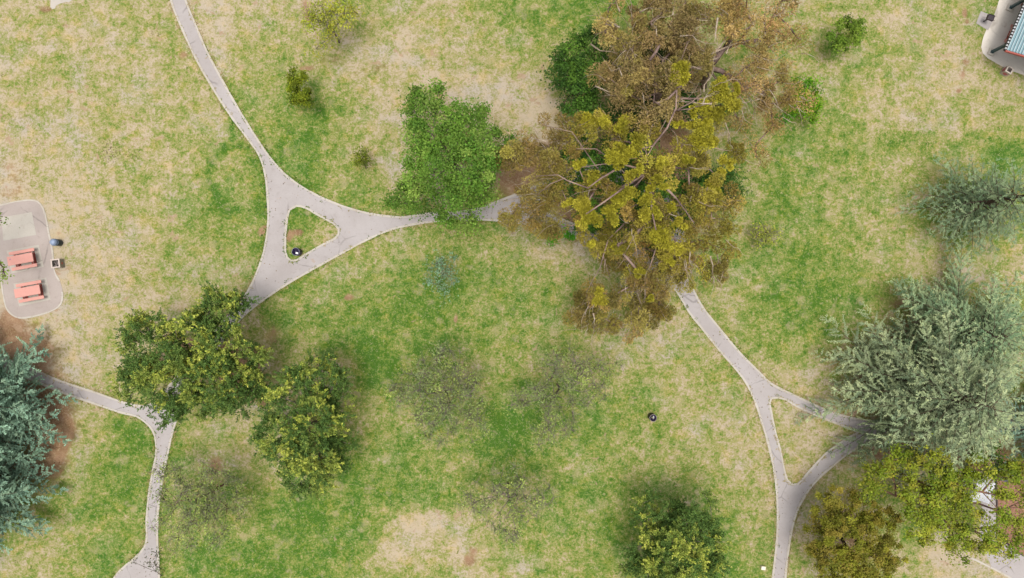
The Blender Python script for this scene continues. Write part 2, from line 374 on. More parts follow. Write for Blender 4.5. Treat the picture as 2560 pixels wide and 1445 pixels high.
def kerb_strip(mb, pts, w=0.13, z=0.035, side=1, seed=0, closed=False):
    P = np.array([[p[0], p[1]] for p in pts]); n = len(P)
    rs = np.random.RandomState(seed)
    T = np.zeros_like(P)
    for i in range(n):
        if closed: T[i] = P[(i + 1) % n] - P[i - 1]
        else: T[i] = P[min(i + 1, n - 1)] - P[max(i - 1, 0)]
    T /= np.linalg.norm(T, axis=1)[:, None] + 1e-9
    N = np.stack([-T[:, 1], T[:, 0]], 1) * side
    jit = (vnoise(P[:, 0] * 2.2 + seed, P[:, 1] * 2.2) - .5) * 0.05
    A = P - N * (0.02 + jit[:, None] * .5); B = P + N * (w + jit[:, None])
    vs = [(*A[i], z) for i in range(n)] + [(*B[i], z) for i in range(n)] + [(*A[i], -.02) for i in range(n)] + [(*B[i], -.02) for i in range(n)]
    fs = []
    for i in range(n if closed else n - 1):
        j = (i + 1) % n
        fs += [(i, j, n + j, n + i), (i, 2 * n + i, 2 * n + j, j), (n + i, n + j, 3 * n + j, 3 * n + i)]
    mb.add(vs, fs)

def gp(lst): return [G(x, y)[:2] for x, y in lst]
# edges of the path network, in order round its outline
E1 = [(424, -60), (426, 0), (455, 75), (490, 150), (530, 220), (575, 290), (620, 350), (648, 392), (662, 440), (667, 490), (669, 550), (662, 610), (650, 655), (630, 705), (608, 742), (560, 800), (480, 895), (420, 965), (390, 1000), (362, 1014), (340, 1012), (302, 1002), (235, 978), (185, 962), (150, 950), (90, 925), (0, 888), (-90, 850)]
E2 = [(-90, 882), (0, 917), (90, 956), (168, 987), (240, 1012), (300, 1032), (340, 1042), (362, 1056), (380, 1076), (388, 1104), (388, 1140), (378, 1190), (370, 1240), (365, 1300), (364, 1355), (345, 1385), (310, 1415), (283, 1445), (255, 1500)]
E3 = [(402, 1500), (400, 1445), (398, 1400), (395, 1330), (399, 1260), (408, 1200), (418, 1150), (430, 1095), (443, 1050), (480, 965), (540, 878), (600, 802), (640, 766), (690, 730), (740, 699), (800, 665), (860, 632), (920, 600), (980, 575), (1050, 560), (1110, 553), (1180, 551), (1241, 553), (1330, 565), (1420, 590), (1490, 618), (1560, 655), (1630, 698), (1680, 720), (1702, 748), (1722, 782), (1760, 830), (1800, 880), (1835, 920), (1865, 960), (1886, 1005), (1901, 1050), (1916, 1100), (1928, 1150), (1938, 1210), (1942, 1280), (1940, 1350), (1930, 1445), (1928, 1500)]
E4 = [(1963, 1500), (1965, 1445), (1970, 1395), (1978, 1340), (1990, 1290), (2010, 1246), (2040, 1205), (2080, 1168), (2120, 1136), (2170, 1108), (2230, 1092), (2330, 1085), (2460, 1080), (2640, 1075)]
E5 = [(2640, 1040), (2460, 1045), (2330, 1050), (2230, 1052), (2160, 1048), (2100, 1035), (2040, 1012), (1990, 988), (1945, 967), (1922, 952), (1900, 930), (1850, 880), (1800, 820), (1760, 770), (1735, 725), (1716, 688), (1716, 640), (1710, 580), (1690, 520), (1650, 470), (1590, 430), (1520, 412), (1440, 415), (1370, 445), (1320, 472), (1280, 488), (1240, 503), (1190, 521), (1140, 528), (1080, 531), (1040, 537), (1000, 541), (940, 535), (880, 521), (820, 499), (770, 474), (725, 444), (695, 415), (670, 384), (640, 340), (600, 275), (560, 205), (520, 130), (490, 60), (466, 0), (455, -60)]
H3 = [(1345, 525), (1330, 512), (1370, 482), (1440, 452), (1520, 448), (1580, 464), (1628, 498), (1660, 545), (1676, 600), (1680, 640), (1668, 655), (1640, 648), (1600, 630), (1500, 590), (1420, 556)]
H1 = [(740, 513), (765, 518), (800, 538), (838, 560), (848, 572), (848, 586), (838, 598), (800, 617), (765, 638), (742, 652), (728, 653), (717, 645), (712, 630), (712, 590), (716, 545), (722, 524)]
H2 = [(1922, 1004), (1928, 994), (1945, 992), (1965, 997), (2000, 1018), (2060, 1044), (2130, 1072), (2150, 1080), (2120, 1096), (2070, 1131), (2035, 1167), (2005, 1202), (1994, 1212), (1978, 1212), (1966, 1200), (1958, 1170), (1950, 1130), (1938, 1085), (1930, 1050)]
edges = [catmull(gp(e)) for e in (E1, E2, E3, E4, E5)]
holes = [catmull(gp(hh), closed=True) for hh in (H1, H2, H3)]
outer = [p for e in edges for p in e]
tag(flat('path', [outer] + holes, 0.012, M_PATH), 'pale worn footpaths forking across the lawn', kind='structure')
mb = MB()
for k, e in enumerate(edges): kerb_strip(mb, e, side=1, seed=k)
for k, e in enumerate(holes): kerb_strip(mb, e, side=-1, seed=20 + k, closed=True)
KERB_PTS = [p for e in edges + holes for p in e]
tag(mb.build('kerb', M_KERB), 'cream concrete edging along both sides of the footpaths', kind='structure')

# picnic pad at the left, pavilion floor at the top right, playground corner at the bottom right
PAD = [(-150, 520), (-60, 525), (0, 512), (40, 503), (75, 499), (95, 503), (109, 520), (117, 548), (124, 585), (130, 610), (134, 640), (137, 676), (150, 702), (157, 730), (157, 750), (147, 768), (120, 782), (80, 793), (50, 796), (30, 788), (15, 770), (8, 740), (2, 705), (-20, 690), (-150, 700)]
pad = catmull(gp(PAD), .25); tag(flat('picnic_pad', [pad], 0.014, M_PAD), 'rounded picnic terrace paved in stained asphalt', kind='structure')
mb = MB(); kerb_strip(mb, catmull(gp(PAD[2:13]), .25), side=-1, w=.1, z=.03, seed=31); kerb_strip(mb, catmull(gp(PAD[13:23]), .25), side=-1, w=.09, z=.03, seed=32)
tag(mb.build('picnic_pad_edging', M_KERB), 'narrow pale edging round the picnic terrace', kind='structure')
def slab(q, mat=None):
    P = gp(q); mb = MB(); c = sum(P) / 4
    n = len(P); vs = [(*p, .02) for p in P] + [(*p, -.02) for p in P]
    mb.add(vs, [tuple(range(n))] + [(i, (i + 1) % n, n + (i + 1) % n, n + i) for i in range(n)])
    return mb.build('concrete_slab', mat or M_SLAB)
tag(slab([(4, 544), (80, 530), (91, 587), (9, 602)]), 'empty buff concrete slab let into the picnic terrace', kind='structure')
tag(slab([(17, 627), (97, 612), (110, 667), (29, 684)]), 'buff concrete slab under the upper picnic table', kind='structure')
tag(slab([(34, 709), (116, 694), (127, 749), (48, 766)]), 'buff concrete slab under the lower picnic table', kind='structure')

PAV = [(2640, -140), (2550, -110), (2505, -20), (2488, 30), (2466, 74), (2456, 100), (2453, 118), (2457, 133), (2470, 146), (2486, 155), (2505, 166), (2530, 178), (2560, 188), (2640, 230)]
M_PAVF = paving('pale_shelter_concrete', lin(240, 231, 220, .66), lin(232, 222, 210, .66), lin(212, 198, 184, .62), .25)
tag(flat('pavilion_floor', [catmull(gp(PAV), .3)], .014, M_PAVF), 'pale concrete floor round the shelter', kind='structure')
gslab = slab([(2452, 28), (2487, 42), (2470, 76), (2440, 58)], M_PATH); tag(gslab, 'square concrete slab beside the grill', kind='structure')
tag(flat('playground_mulch', [catmull(gp([(2496, 1180), (2560, 1150), (2680, 1150), (2680, 1430), (2600, 1410), (2556, 1388), (2520, 1360), (2494, 1335), (2490, 1290), (2488, 1230)]), .4)], .012, M_MULCH), 'reddish bark mulch of the play area', kind='structure')
tag(flat('playground_path', [gp([(2455, 1180), (2484, 1180), (2488, 1230), (2490, 1290), (2492, 1335), (2520, 1362), (2556, 1390), (2680, 1440), (2680, 1520), (2600, 1500), (2540, 1450), (2480, 1420), (2450, 1350)])], .010, M_PATH), 'grey pavement bending round the play area', kind='structure')
mb = MB(); kerb_strip(mb, catmull(gp([(2487, 1180), (2489, 1230), (2491, 1290), (2493, 1335), (2520, 1361), (2556, 1389), (2680, 1438)]), .4), w=.09, z=.09, side=1, seed=41)
tag(mb.build('playground_border', painted('dark_timber', lin(70, 58, 56, 0.560))), 'dark low timber border between play mulch and pavement', kind='structure')
mb = MB(); kerb_strip(mb, catmull(gp([(2425, 1395), (2460, 1412), (2500, 1432), (2540, 1455), (2570, 1475)]), .4), w=.12, side=1, seed=42)
tag(mb.build('pavement_kerb', M_KERB), 'pale kerb along the lower pavement', kind='structure')
tag(flat('corner_slab', [catmull(gp([(127, -60), (127, 0), (126, 18), (131, 23), (138, 21), (140, 14), (150, 9), (166, 5), (180, 0), (200, -60)]), .2)], .012, M_CONC), 'corner of a pale concrete slab at the lawn edge', kind='structure')

# ------------------------------------------------------------------ street furniture
M_CORAL = painted('coral_paint', lin(240, 172, 158, 0.54), amt=.28, rough=.6, sc=3)
M_CORALD = painted('deep_red_paint', lin(176, 84, 72, 0.496), amt=.3)
def make_table():
    r = empty('picnic_table'); tag(r, 'x', 'picnic table', 'coral picnic tables on the terrace')
    MB().box((0, 0, .735), (1.98, .70, .07), bev=.012).build('tabletop', M_CORAL, r)
    for s in (-1, 1):
        MB().box((0, s * .61, .435), (1.98, .25, .06), bev=.01).build('bench_seat', M_CORAL, r)
    for s in (-1, 1):
        m = MB(); m.box((s * .62, 0, .35), (.14, .46, .698), bev=.01); m.box((s * .62, 0, .05), (.2, .9, .08), bev=.01)
        m.build('pedestal', M_CORALD, r)
        for q in (-1, 1):
            m = MB(); m.box((s * .62, q * .42, .372), (.10, .38, .06)); m.box((s * .62, q * .61, .19), (.10, .14, .36), bev=.008)
            m.build('bench_support', M_CORALD, r)
    return r
def copy_tree(o, parent=None):
    c = o.copy(); col.objects.link(c)
    if parent: c.parent = parent
    for ch in list(o.children): copy_tree(ch, c)
    return c
tb = make_table(); p = G(51.5, 648, .73); tb.location = (p[0], p[1], .018); tb.rotation_euler = (0, 0, R(10.5)); tb['label'] = 'upper coral picnic table with a blue scribble on its left end'
t2 = copy_tree(tb); p = G(69, 728.5, .73); t2.location = (p[0], p[1], .018); t2.rotation_euler = (0, 0, R(10.5)); t2['label'] = 'lower coral picnic table, nearest the rounded end of the terrace'
# blue scribble on the upper table only
m = MB()
rs = np.random.RandomState(3)
pts = [(-.80 + .055 * math.cos(k * 1.9) + .01 * k, .12 + .05 * math.sin(k * 2.3), .7725) for k in range(9)]
m.tube(pts, .009, 5); m.build('graffiti_mark', painted('blue_ink', lin(120, 120, 190, 0.480)), tb)

def barrel(name, px, py, label, cat, bodyc, rimc, r=.29, h=.88, trash='white', zrim=.88):
    p = G(px, py, zrim); root = empty(name, (p[0], p[1], 0)); tag(root, label, cat)
    MB().lathe([(r * .96, 0), (r, .03), (r * 1.0, .28), (r * 1.035, .30), (r, .32), (r, .56), (r * 1.035, .58), (r, .60), (r, h), (r * .93, h), (r * .92, .3), (0.001, .3)], n=32).build('drum', bodyc, root, True)
    MB().lathe([(r * .92, h - .02), (r * 1.05, h - .02), (r * 1.07, h + .01), (r * 1.03, h + .035), (r * .95, h + .03), (r * .92, h - .02)], n=32).build('rim', rimc, root, True)
    return root
M_DRUM = painted('dark_drum_paint', lin(52, 50, 66, 0.480), amt=.4, rough=.45)
M_RIM = painted('worn_steel_rim', lin(150, 150, 172, 0.480), metal=.4, rough=.4)
M_LINER = painted('bin_liner', lin(60, 50, 86, 0.560), rough=.35, amt=.2)
M_BAG = painted('white_plastic', (.8, .8, .82), amt=.1, rough=.4)
M_KHAKI = painted('khaki_rubbish', lin(150, 145, 110, 0.480))
def liner(root, r, h, seed):
    rs = np.random.RandomState(seed); m = MB(); n = 30; vs = []; fs = []
    prof = [(r * .93, h), (r * .86, h - .08), (r * .8, h - .22), (r * .6, h - .30), (r * .3, h - .27), (.01, h - .30)]
    for i, (rr, z) in enumerate(prof):
        for k in range(n):
            w = 1 + .07 * rs.randn() * (0 < i); vs.append((rr * w * math.cos(2 * PI * k / n), rr * w * math.sin(2 * PI * k / n), z + .02 * rs.randn() * (i > 0)))
    for i in range(len(prof) - 1):
        for k in range(n): fs.append((i * n + k, i * n + (k + 1) % n, (i + 1) * n + (k + 1) % n, (i + 1) * n + k))
    m.add(vs, fs); return m.build('bin_liner', M_LINER, root)
def crumple(c, s, mat, name, seed, label, cat):
    rs = np.random.RandomState(seed); bm = bmesh.new(); bmesh.ops.create_icosphere(bm, subdivisions=2, radius=1)
    for v in bm.verts:
        v.co *= .75 + .5 * rs.rand(); v.co = Vector((v.co.x * s[0], v.co.y * s[1], v.co.z * s[2]))
    me = bpy.data.meshes.new(name); bm.to_mesh(me); bm.free(); o = link(name, me, mat); o.location = [float(q) for q in c]
    return tag(o, label, cat)
b1 = barrel('trash_barrel', 739, 629, 'dark blue open trash barrel with white rubbish inside, on the small triangular lawn', 'trash barrel', M_DRUM, M_RIM)
liner(b1, .29, .88, 1)
x, y = b1.location.x, b1.location.y
crumple((x + .05, y - .10, .70), (.13, .09, .08), M_BAG, 'crumpled_bag', 5, 'white crumpled plastic inside the barrel on the small triangular lawn', 'rubbish')
b2 = barrel('trash_barrel', 1633, 1045, 'black open trash barrel standing alone on the grass by the bare trees', 'trash barrel', painted('black_drum_paint', lin(34, 32, 34, 0.480), amt=.3), painted('grey_rim', lin(176, 164, 160, 0.480), metal=.2, rough=.5), r=.27)
liner(b2, .27, .88, 2)
x, y = b2.location.x, b2.location.y
crumple((x - .03, y + .01, .69), (.07, .1, .06), M_KHAKI, 'paper_cup', 8, 'khaki paper rubbish inside the lone black barrel', 'rubbish')
crumple((x + .07, y + .02, .70), (.03, .11, .05), M_BAG, 'paper_scrap', 9, 'pale curved scrap inside the lone black barrel', 'rubbish')

# blue lidded can
p = G(150, 607, 0); can = empty('lidded_trash_can', (p[0], p[1], 0)); tag(can, 'dark green trash can with a blue domed lid on the terrace edge', 'trash can')
MB().lathe([(.25, 0), (.265, .03), (.265, .60), (.255, .62)], n=32, cap=True).build('can_body', painted('bottle_green_paint', lin(40, 62, 74, 0.480), amt=.35, rough=.45), can, True)
MB().lathe([(.272, .58), (.278, .60), (.278, .645), (.272, .66)], n=32, cap=True).build('band', painted('pale_blue_band', lin(150, 172, 200, 0.496)), can, True)
MB().lathe([(.262, .655), (.262, .745), (.275, .75), (.275, .78), (.262, .785)], n=32, cap=True).build('collar', painted('slate_blue_paint', lin(104, 124, 156, 0.496)), can, True)
MB().lathe([(.26, .786), (.25, .85), (.22, .91), (.17, .955), (.10, .985), (.03, .995), (.004, .996)], n=32, cap=True).build('lid', painted('blue_plastic_lid', lin(158, 176, 206, 0.528), amt=.15, rough=.4), can, True)

# square bins
def square_bin(name, px, py, h, w, rz, label, wallc, rimc, fillc, markc, marks):
    p = G(px, py, h); r = empty(name, (p[0], p[1], 0), rz); tag(r, label, 'concrete bin')
    m = MB(); th = .07
    for s in (-1, 1):
        m.box((s * (w / 2 - th / 2), 0, h / 2 - .03), (th, w, h - .06)); m.box((0, s * (w / 2 - th / 2), h / 2 - .03), (w - 2 * th - .004, th, h - .06))
    m.box((0, 0, .06), (w - 2 * th - .004, w - 2 * th - .004, .12)); m.build('bin_wall', wallc, r)
    m = MB(); f = w + .03; th2 = .10
    for s in (-1, 1):
        m.box((s * (f / 2 - th2 / 2), 0, h - .028), (th2, f, .06), bev=.008); m.box((0, s * (f / 2 - th2 / 2), h - .028), (f - 2 * th2 - .002, th2, .058), bev=.006)
    m.build('rim', rimc, r)
    rs = np.random.RandomState(int(px)); m = MB()
    for k in range(40):
        q = (w - 2 * th) / 2 - .05; m.box((rs.uniform(-q, q), rs.uniform(-q, q), .2 + .18 * rs.rand()), (rs.uniform(.05, .14), rs.uniform(.04, .1), .05), rs.rand() * 3)
    m.build('ash_and_rubbish', fillc, r)
    for (sx, sy, wd, hh) in marks:
        m = MB(); n = 18; vs = []
        for k in range(n):
            a_ = 2 * PI * k / n; u = wd * math.cos(a_) * (1 + .25 * math.sin(3 * a_)); v = h * .48 + hh * math.sin(a_) * (1 + .2 * math.cos(2 * a_ + 1))
            vs.append((sx * (w / 2 + .004) if sx else u, sy * (w / 2 + .004) if sy else u, v))
        m.add(vs, [tuple(range(n))]); m.build('painted_mark', markc, r)
    return r
M_ASH = painted('grey_ash', lin(150, 135, 130, 0.440), sc=20, amt=.7)
square_bin('ash_bin', 138, 658.5, .62, .66, R(6), 'square pale concrete bin full of ash on the terrace edge', painted('grey_aggregate', lin(176, 168, 152, 0.480), amt=.4, sc=10), painted('cream_rim', lin(230, 212, 200, 0.528), amt=.25), M_ASH, painted('faded_orange_mark', lin(226, 120, 96, 0.496), amt=.2), [(1, 0, .1, .1)])
square_bin('hot_coal_bin', 2524.5, 174.5, .66, .50, R(-30), 'square cream bin with faded pink painted sides below the shelter', painted('cream_concrete', lin(226, 208, 196, 0.512), amt=.2), painted('cream_rim_paint', lin(232, 218, 204, 0.512), amt=.2), painted('dark_ash', lin(120, 104, 106, 0.440), sc=18, amt=.6), painted('faded_pink_mark', lin(222, 120, 128, 0.496), amt=.25), [(-1, 0, .19, .2), (0, -1, .19, .17)])

# grill
p = G(2478, 43, .9); gr_ = empty('park_grill', (p[0], p[1], 0), R(-20)); tag(gr_, 'dark steel pedestal grill with a grey grate beside the shelter', 'grill')
M_IRON = painted('rusty_black_steel', lin(62, 48, 52, 0.480), dirt=(.3, .15, .08), amt=.5, rough=.6)
MB().tube([(0, 0, 0), (0, 0, .72)], .045, 10).build('post', M_IRON, gr_)
m = MB(); m.box((0, 0, .73), (.5, .4, .03))
for s in (-1, 1): m.box((s * .24, 0, .82), (.02, .4, .16)); 
m.box((0, .19, .84), (.46, .02, .2)); m.build('firebox', M_IRON, gr_)
m = MB()
for k in range(11): m.tube([(-.2 + .04 * k, -.19, .885), (-.2 + .04 * k, .17, .885)], .008, 5)
m.build('grate', painted('grey_steel', lin(150, 140, 150, 0.480), metal=.5), gr_)
for hp in ([(-.25, -.12, .885), (-.44, -.16, .885), (-.62, -.19, .87)], [(.25, -.14, .885), (.36, -.18, .885)], [(.25, .15, .885), (.34, .17, .885)]): MB().tube(hp, .012, 6).build('handle', M_IRON, gr_)

# shelter
pc = G(2516, 124.6, 2.75); u = np.array([42.5, 100.6]); u /= np.linalg.norm(u); v = np.array([u[1], -u[0]]); ang = math.atan2(v[1], v[0])
sh = empty('picnic_shelter', (pc[0], pc[1], 0), ang); tag(sh, 'open picnic shelter with a ribbed teal metal roof and dark teal posts', 'shelter')
# local frame: +x = along v, +y = along u
LX, LY = 9.0, 11.0
def roofz(x): return 2.75 + .22 * (min(x, LX - x))
M_TEAL = painted('teal_roof_sheet', lin(150, 186, 196, 0.496), amt=.18, rough=.4, metal=.15); M_TEALD = painted('dark_teal_steel', lin(58, 92, 100, 0.480), amt=.2, rough=.45)
m = MB(); nx = 180; xs = np.linspace(0, LX, nx + 1); vs = []; fs = []
for x in xs:
    ph = (x / .205) % 1.0; rib = .05 if ph < .34 else 0.0
    for y in (0.0, LY): vs.append((x, y, roofz(x) + rib))
for i in range(nx): fs.append((2 * i, 2 * i + 2, 2 * i + 3, 2 * i + 1))
m.add(vs, fs); ro = m.build('roof', M_TEAL, sh)
m = MB()
for k in range(int(LX / .205)): m.box((.205 * k + .035, LY / 2, roofz(.205 * k + .035) + .066), (.055, LY, .03))
m.build('roof_rib', painted('pale_rib_edge', lin(205, 226, 232, 0.512), amt=.1), ro)
m = MB()
for k in range(int(LY / .24)): m.box((-.06, .12 + .24 * k, roofz(0) - .06), (.13, .11, .09))
m.build('eave_closure', painted('white_corrugation', lin(225, 226, 232, 0.512), amt=.1), ro)
m = MB(); m.box((-.05, LY / 2, roofz(0) - .17), (.12, LY, .10)); m.build('gutter', painted('near_black_gutter', lin(24, 30, 42, 0.480)), sh)
for y in (-.05, LY + .05):
    m = MB()
    for a0, a1 in ((0, LX / 2), (LX / 2, LX)):
        vs = [(a0, y - .05, roofz(a0) - .2), (a1, y - .05, roofz(a1) - .2), (a1, y + .05, roofz(a1) - .2), (a0, y + .05, roofz(a0) - .2)]
        vs += [(q[0], q[1], q[2] + .17) for q in vs]; m.add(vs, [(0, 1, 2, 3), (4, 5, 6, 7), (0, 1, 5, 4), (1, 2, 6, 5), (2, 3, 7, 6), (3, 0, 4, 7)])
    m.build('fascia', painted('brick_red_fascia', lin(206, 104, 92, 0.496), amt=.25), sh)
pb = G(2477, 131) - np.array([pc[0], pc[1], 0]); bx = pb[:2] @ v; by = pb[:2] @ u
for jx in (bx, LX - bx):
    for jy in range(3):
        yy = by + 3.75 * jy
        po = MB().box((jx, yy, 1.32), (.18, .18, 2.52)).build('post', M_TEALD, sh)
        MB().box((jx, yy, .07), (.52, .52, .2), bev=.03).build('footing', painted('pale_footing', lin(240, 230, 216, 0.512), amt=.2), po)
        MB().box((jx, yy, .182), (.24, .24, .025)).build('base_plate', M_TEALD, po)
for yy in (by, by + 3.75, by + 7.5): MB().box((LX / 2, yy, 2.62), (LX - 2 * bx + .3, .14, .2)).build('beam', painted('red_steel', lin(190, 84, 70, 0.480)), sh)
for k, (tx, ty) in enumerate(((2.25, 2.6), (2.25, 5.9), (5.2, 2.6), (5.2, 5.9))):
    q = copy_tree(tb)
    for ch in list(q.children):
        if ch.name.startswith('graffiti'): bpy.data.objects.remove(ch)
    w = np.array([pc[0], pc[1]]) + v * (tx - .5) + u * ty; q.location = (w[0], w[1], .018); q.rotation_euler = (0, 0, ang + PI / 2 * 0)
    q['label'] = ('red picnic table under the lower end of the shelter roof edge', 'red picnic table under the middle of the shelter roof edge', 'red picnic table deep under the lower end of the shelter', 'red picnic table deep under the middle of the shelter')[k]; q['group'] = 'picnic tables under the shelter'

# cart with a white roof, mostly under the leaves
p = G(2459, 1227, 1.85); ct = empty('utility_cart', (p[0], p[1], 0), R(-18)); tag(ct, 'small white roofed utility cart parked under the yellow-green tree', 'utility cart')
M_WHITE = painted('white_gloss_roof', (.66, .66, .69), amt=.06, rough=.35)
MB().box((0, 0, 1.85), (1.35, 1.62, .07), bev=.03).build('roof', M_WHITE, ct)
MB().box((0, 0, .52), (1.2, 2.3, .3), bev=.06).build('body', M_WHITE, ct)
MB().box((0, -.1, .82), (1.1, .5, .22), bev=.05).build('seat', painted('grey_vinyl', lin(90, 88, 92, 0.480)), ct)
for sx in (-1, 1):
    for sy in (-1, 1):
        MB().tube([(sx * .58, sy * .72, .66), (sx * .58, sy * .70, 1.82)], .025, 6).build('roof_post', M_IRON, ct)
        wv_ = MB().lathe([(.1, -.09), (.22, -.09), (.24, -.05), (.24, .05), (.22, .09), (.1, .09)], n=20).build('wheel', painted('tyre', (.03, .03, .03)), ct); wv_.rotation_euler = (0, PI / 2, 0); wv_.location = (sx * .6, sy * .8, .25)
p = G(2519, 1184, .5); o = crumple((p[0], p[1], .4), (.75, .6, .55), painted('grey_stone', lin(150, 148, 165, 0.480), amt=.3), 'boulder', 12, 'grey boulder in the shade at the play area edge', 'boulder')
p = G(1909, 1421, .3); vb = empty('valve_box', (p[0], p[1], 0), R(-8)); tag(vb, 'small cream irrigation box standing in the grass near the lower right path', 'utility box')
MB().box((0, 0, .13), (.30, .24, .26), bev=.015).build('box_body', painted('cream_plastic', lin(240, 228, 200, 0.560), amt=.1), vb)
MB().box((0, 0, .272), (.33, .27, .03), bev=.01).build('lid', painted('cream_lid', lin(255, 244, 218, 0.640), amt=.05), vb)

# ------------------------------------------------------------------ foliage generators
def unit(a): return a / (np.linalg.norm(a, axis=-1, keepdims=True) + 1e-9)
def leaves(P, axis_, nrm, L, W):
    """kite shaped leaves at P, long axis axis_, normal nrm"""
    ax = unit(axis_); s = unit(np.cross(nrm, ax)); L = np.asarray(L).reshape(-1, 1); W = np.asarray(W).reshape(-1, 1)
    return np.stack([P, P + ax * L * .45 + s * W * .5, P + ax * L, P + ax * L * .45 - s * W * .5], 1)
def rdir(rs, n, zmin=-1.0):
    z = rs.uniform(zmin, 1, n); a_ = rs.uniform(0, 2 * PI, n); r = np.sqrt(1 - z * z); return np.stack([r * np.cos(a_), r * np.sin(a_), z], 1)
KL = 1.68     # leaf palette scale
def pal(rs, n, cols, k=1.0, jit=.18):
    k = k * KL
    """pick palette colours with a little variation"""
    cols = np.array([lin(*c_, k) for c_ in cols]); i = rs.randint(0, len(cols), n); j = rs.randint(0, len(cols), n); f = rs.rand(n, 1)
    return (cols[i] * f + cols[j] * (1 - f)) * (1 + jit * rs.randn(n, 1)).clip(.5, 1.6)
def lobes_world(lobes):
    out = []
    for lb in lobes:
        c_ = G(lb[0], lb[1], lb[2]); r = lb[3] / PPM * (CAM_H - lb[2]) / CAM_H; out.append((c_, r))
    return out
def clump_centres(rs, lob, dens, zs=.75, zmin=-.35, inner=.45):
    P = []; Li = []
    for k, (c_, r) in enumerate(lob):
        n = max(2, int(dens * r * r)); d = rdir(rs, n, zmin); rad = r * (inner + (1 - inner) * rs.rand(n, 1) ** .6) * np.where(rs.rand(n, 1) < .14, 1.22, 1.0)
        q = c_ + d * rad * np.array([1, 1, zs]); P.append(q); Li.append(np.full(n, k))
    P = np.concatenate(P); P[:, 2] = np.maximum(P[:, 2], .35); return P, np.concatenate(Li)

def skeleton(rs, base, top, targets, r_trunk, r_tip=.012, sides=5, wob=.12, droop=0.0, bias=.55, mat=None, parent=None, name='trunk', extra=None):
    """trunk from base to top, then limbs grown to every target from the nearest fitting node"""
    base = np.asarray(base, float); top = np.asarray(top, float); n0 = 6
    nodes = [base + (top - base) * i / (n0 - 1) + (rs.randn(3) * wob * .5 * (0 < i)) * np.array([1, 1, .3]) for i in range(n0)]
    par = [-1] + list(range(n0 - 1)); w = [0.0] * n0; chains = [list(range(n0))]
    d0 = np.linalg.norm(targets - top, axis=1); order = np.argsort(d0 + rs.rand(len(d0)) * .3)
    arr = np.zeros((len(targets) * 5 + 60, 3)); arr[:n0] = nodes; cnt = n0
    depth = np.zeros(len(arr)); depth[:n0] = np.linalg.norm(arr[:n0] - top, axis=1)
    for ti in order:
        q = targets[ti]; A = arr[1:cnt]; dd = q - A; dist = np.linalg.norm(dd, axis=1)
        cost = dist + bias * depth[1:cnt] + 1.2 * np.maximum(0, A[:, 2] - q[2] - .3)
        pi_ = int(np.argmin(cost)) + 1; a_ = arr[pi_]; L = np.linalg.norm(q - a_)
        if L < .05: continue
        k = int(np.clip(L / .9, 1, 4)); ch = [pi_]
        side = rs.randn(3) * wob * L * .35; side[2] = side[2] * .4 + .12 * L - droop * L
        for s in range(1, k + 1):
            f = s / k; pt = a_ + (q - a_) * f + side * math.sin(PI * f * .95) * (f < 1) + rs.randn(3) * .04 * L * (f < 1)
            if cnt >= len(arr): break
            arr[cnt] = pt; depth[cnt] = depth[ch[-1]] + L / k; par.append(ch[-1]); w.append(0.0); ch.append(cnt); cnt += 1
        w[ch[-1]] += 1; chains.append(ch)
    w = np.array(w)
    for i in range(cnt - 1, 0, -1): w[par[i]] += w[i]
    rad = r_tip + (r_trunk - r_tip) * (w / max(w[0], 1)) ** .55
    m = MB()
    for ch in chains:
        P = arr[ch]; rr = [rad[i] for i in ch]
        if len(ch) > 1 and ch[0] >= 1 and len(chains) > 1: rr[0] = min(rr[0], rr[1] * 1.25)
        m.tube(P, rr, 8 if ch[0] == 0 else (sides if max(rr) > .03 else 3))
    if extra:
        for P, r0, r1 in extra: m.tube(P, list(np.linspace(r0 * .58, r1 * .75, len(P))), 6)
    return m.build(name, mat, parent, True), arr[:cnt]

def local(root, V): return V - np.array([root.location.x, root.location.y, root.location.z])
def finish(root, V, C, mat, name='crown'):
    return quads_obj(name, V - np.array(root.location)[None, None, :], C, mat, root)

def twigs_obj(rs, starts, n_per, L, r, mat, root, name='twigs', up=.2, seg=3):
    """fine bare twigs as thin three-sided shoots"""
    m_v = []; m_f = []; b = 0
    S = np.repeat(starts, n_per, 0); d = unit(rdir(rs, len(S), -.5) + np.array([0, 0, up])); Ls = L * (.5 + rs.rand(len(S)))
    pts = [S]
    for k in range(seg): d = unit(d + rs.randn(len(S), 3) * .28); pts.append(pts[-1] + d * (Ls / seg)[:, None])
    V = []
    for k in range(seg):
        a_, c_ = pts[k], pts[k + 1]; t_ = unit(c_ - a_)
        for ref in (np.array([0, 0, 1.]), np.array([.9, .3, 0])):
            s = unit(np.cross(t_, ref + rs.randn(3) * .1)); w0 = r * (1 - k / seg * .7); w1 = r * (1 - (k + 1) / seg * .75)
            V.append(np.stack([a_ - s * w0, a_ + s * w0, c_ + s * w1, c_ - s * w1], 1))
    V = np.concatenate(V); return quads_obj(name, V - np.array(root.location)[None, None, :], np.ones((len(V), 3)), mat, root)

def tree_root(name, base, label, cat='tree', group=None):
    r = empty(name, (float(base[0]), float(base[1]), 0.0)); return tag(r, label, cat, group)
def base_of(lob):
    w = np.array([r * r for c_, r in lob]); P = np.array([c_ for c_, r in lob]); b = (P * w[:, None]).sum(0) / w.sum(); return np.array([b[0], b[1], 0])
def sk_local(rs, root, base, top, tg, *a, **k):
    o = np.array(root.location); 
    ex = k.pop('extra', None)
    if ex: ex = [([np.asarray(q) - o for q in P], r0, r1) for P, r0, r1 in ex]
    return skeleton(rs, base - o, top - o, tg - o, *a, parent=root, extra=ex, **k)

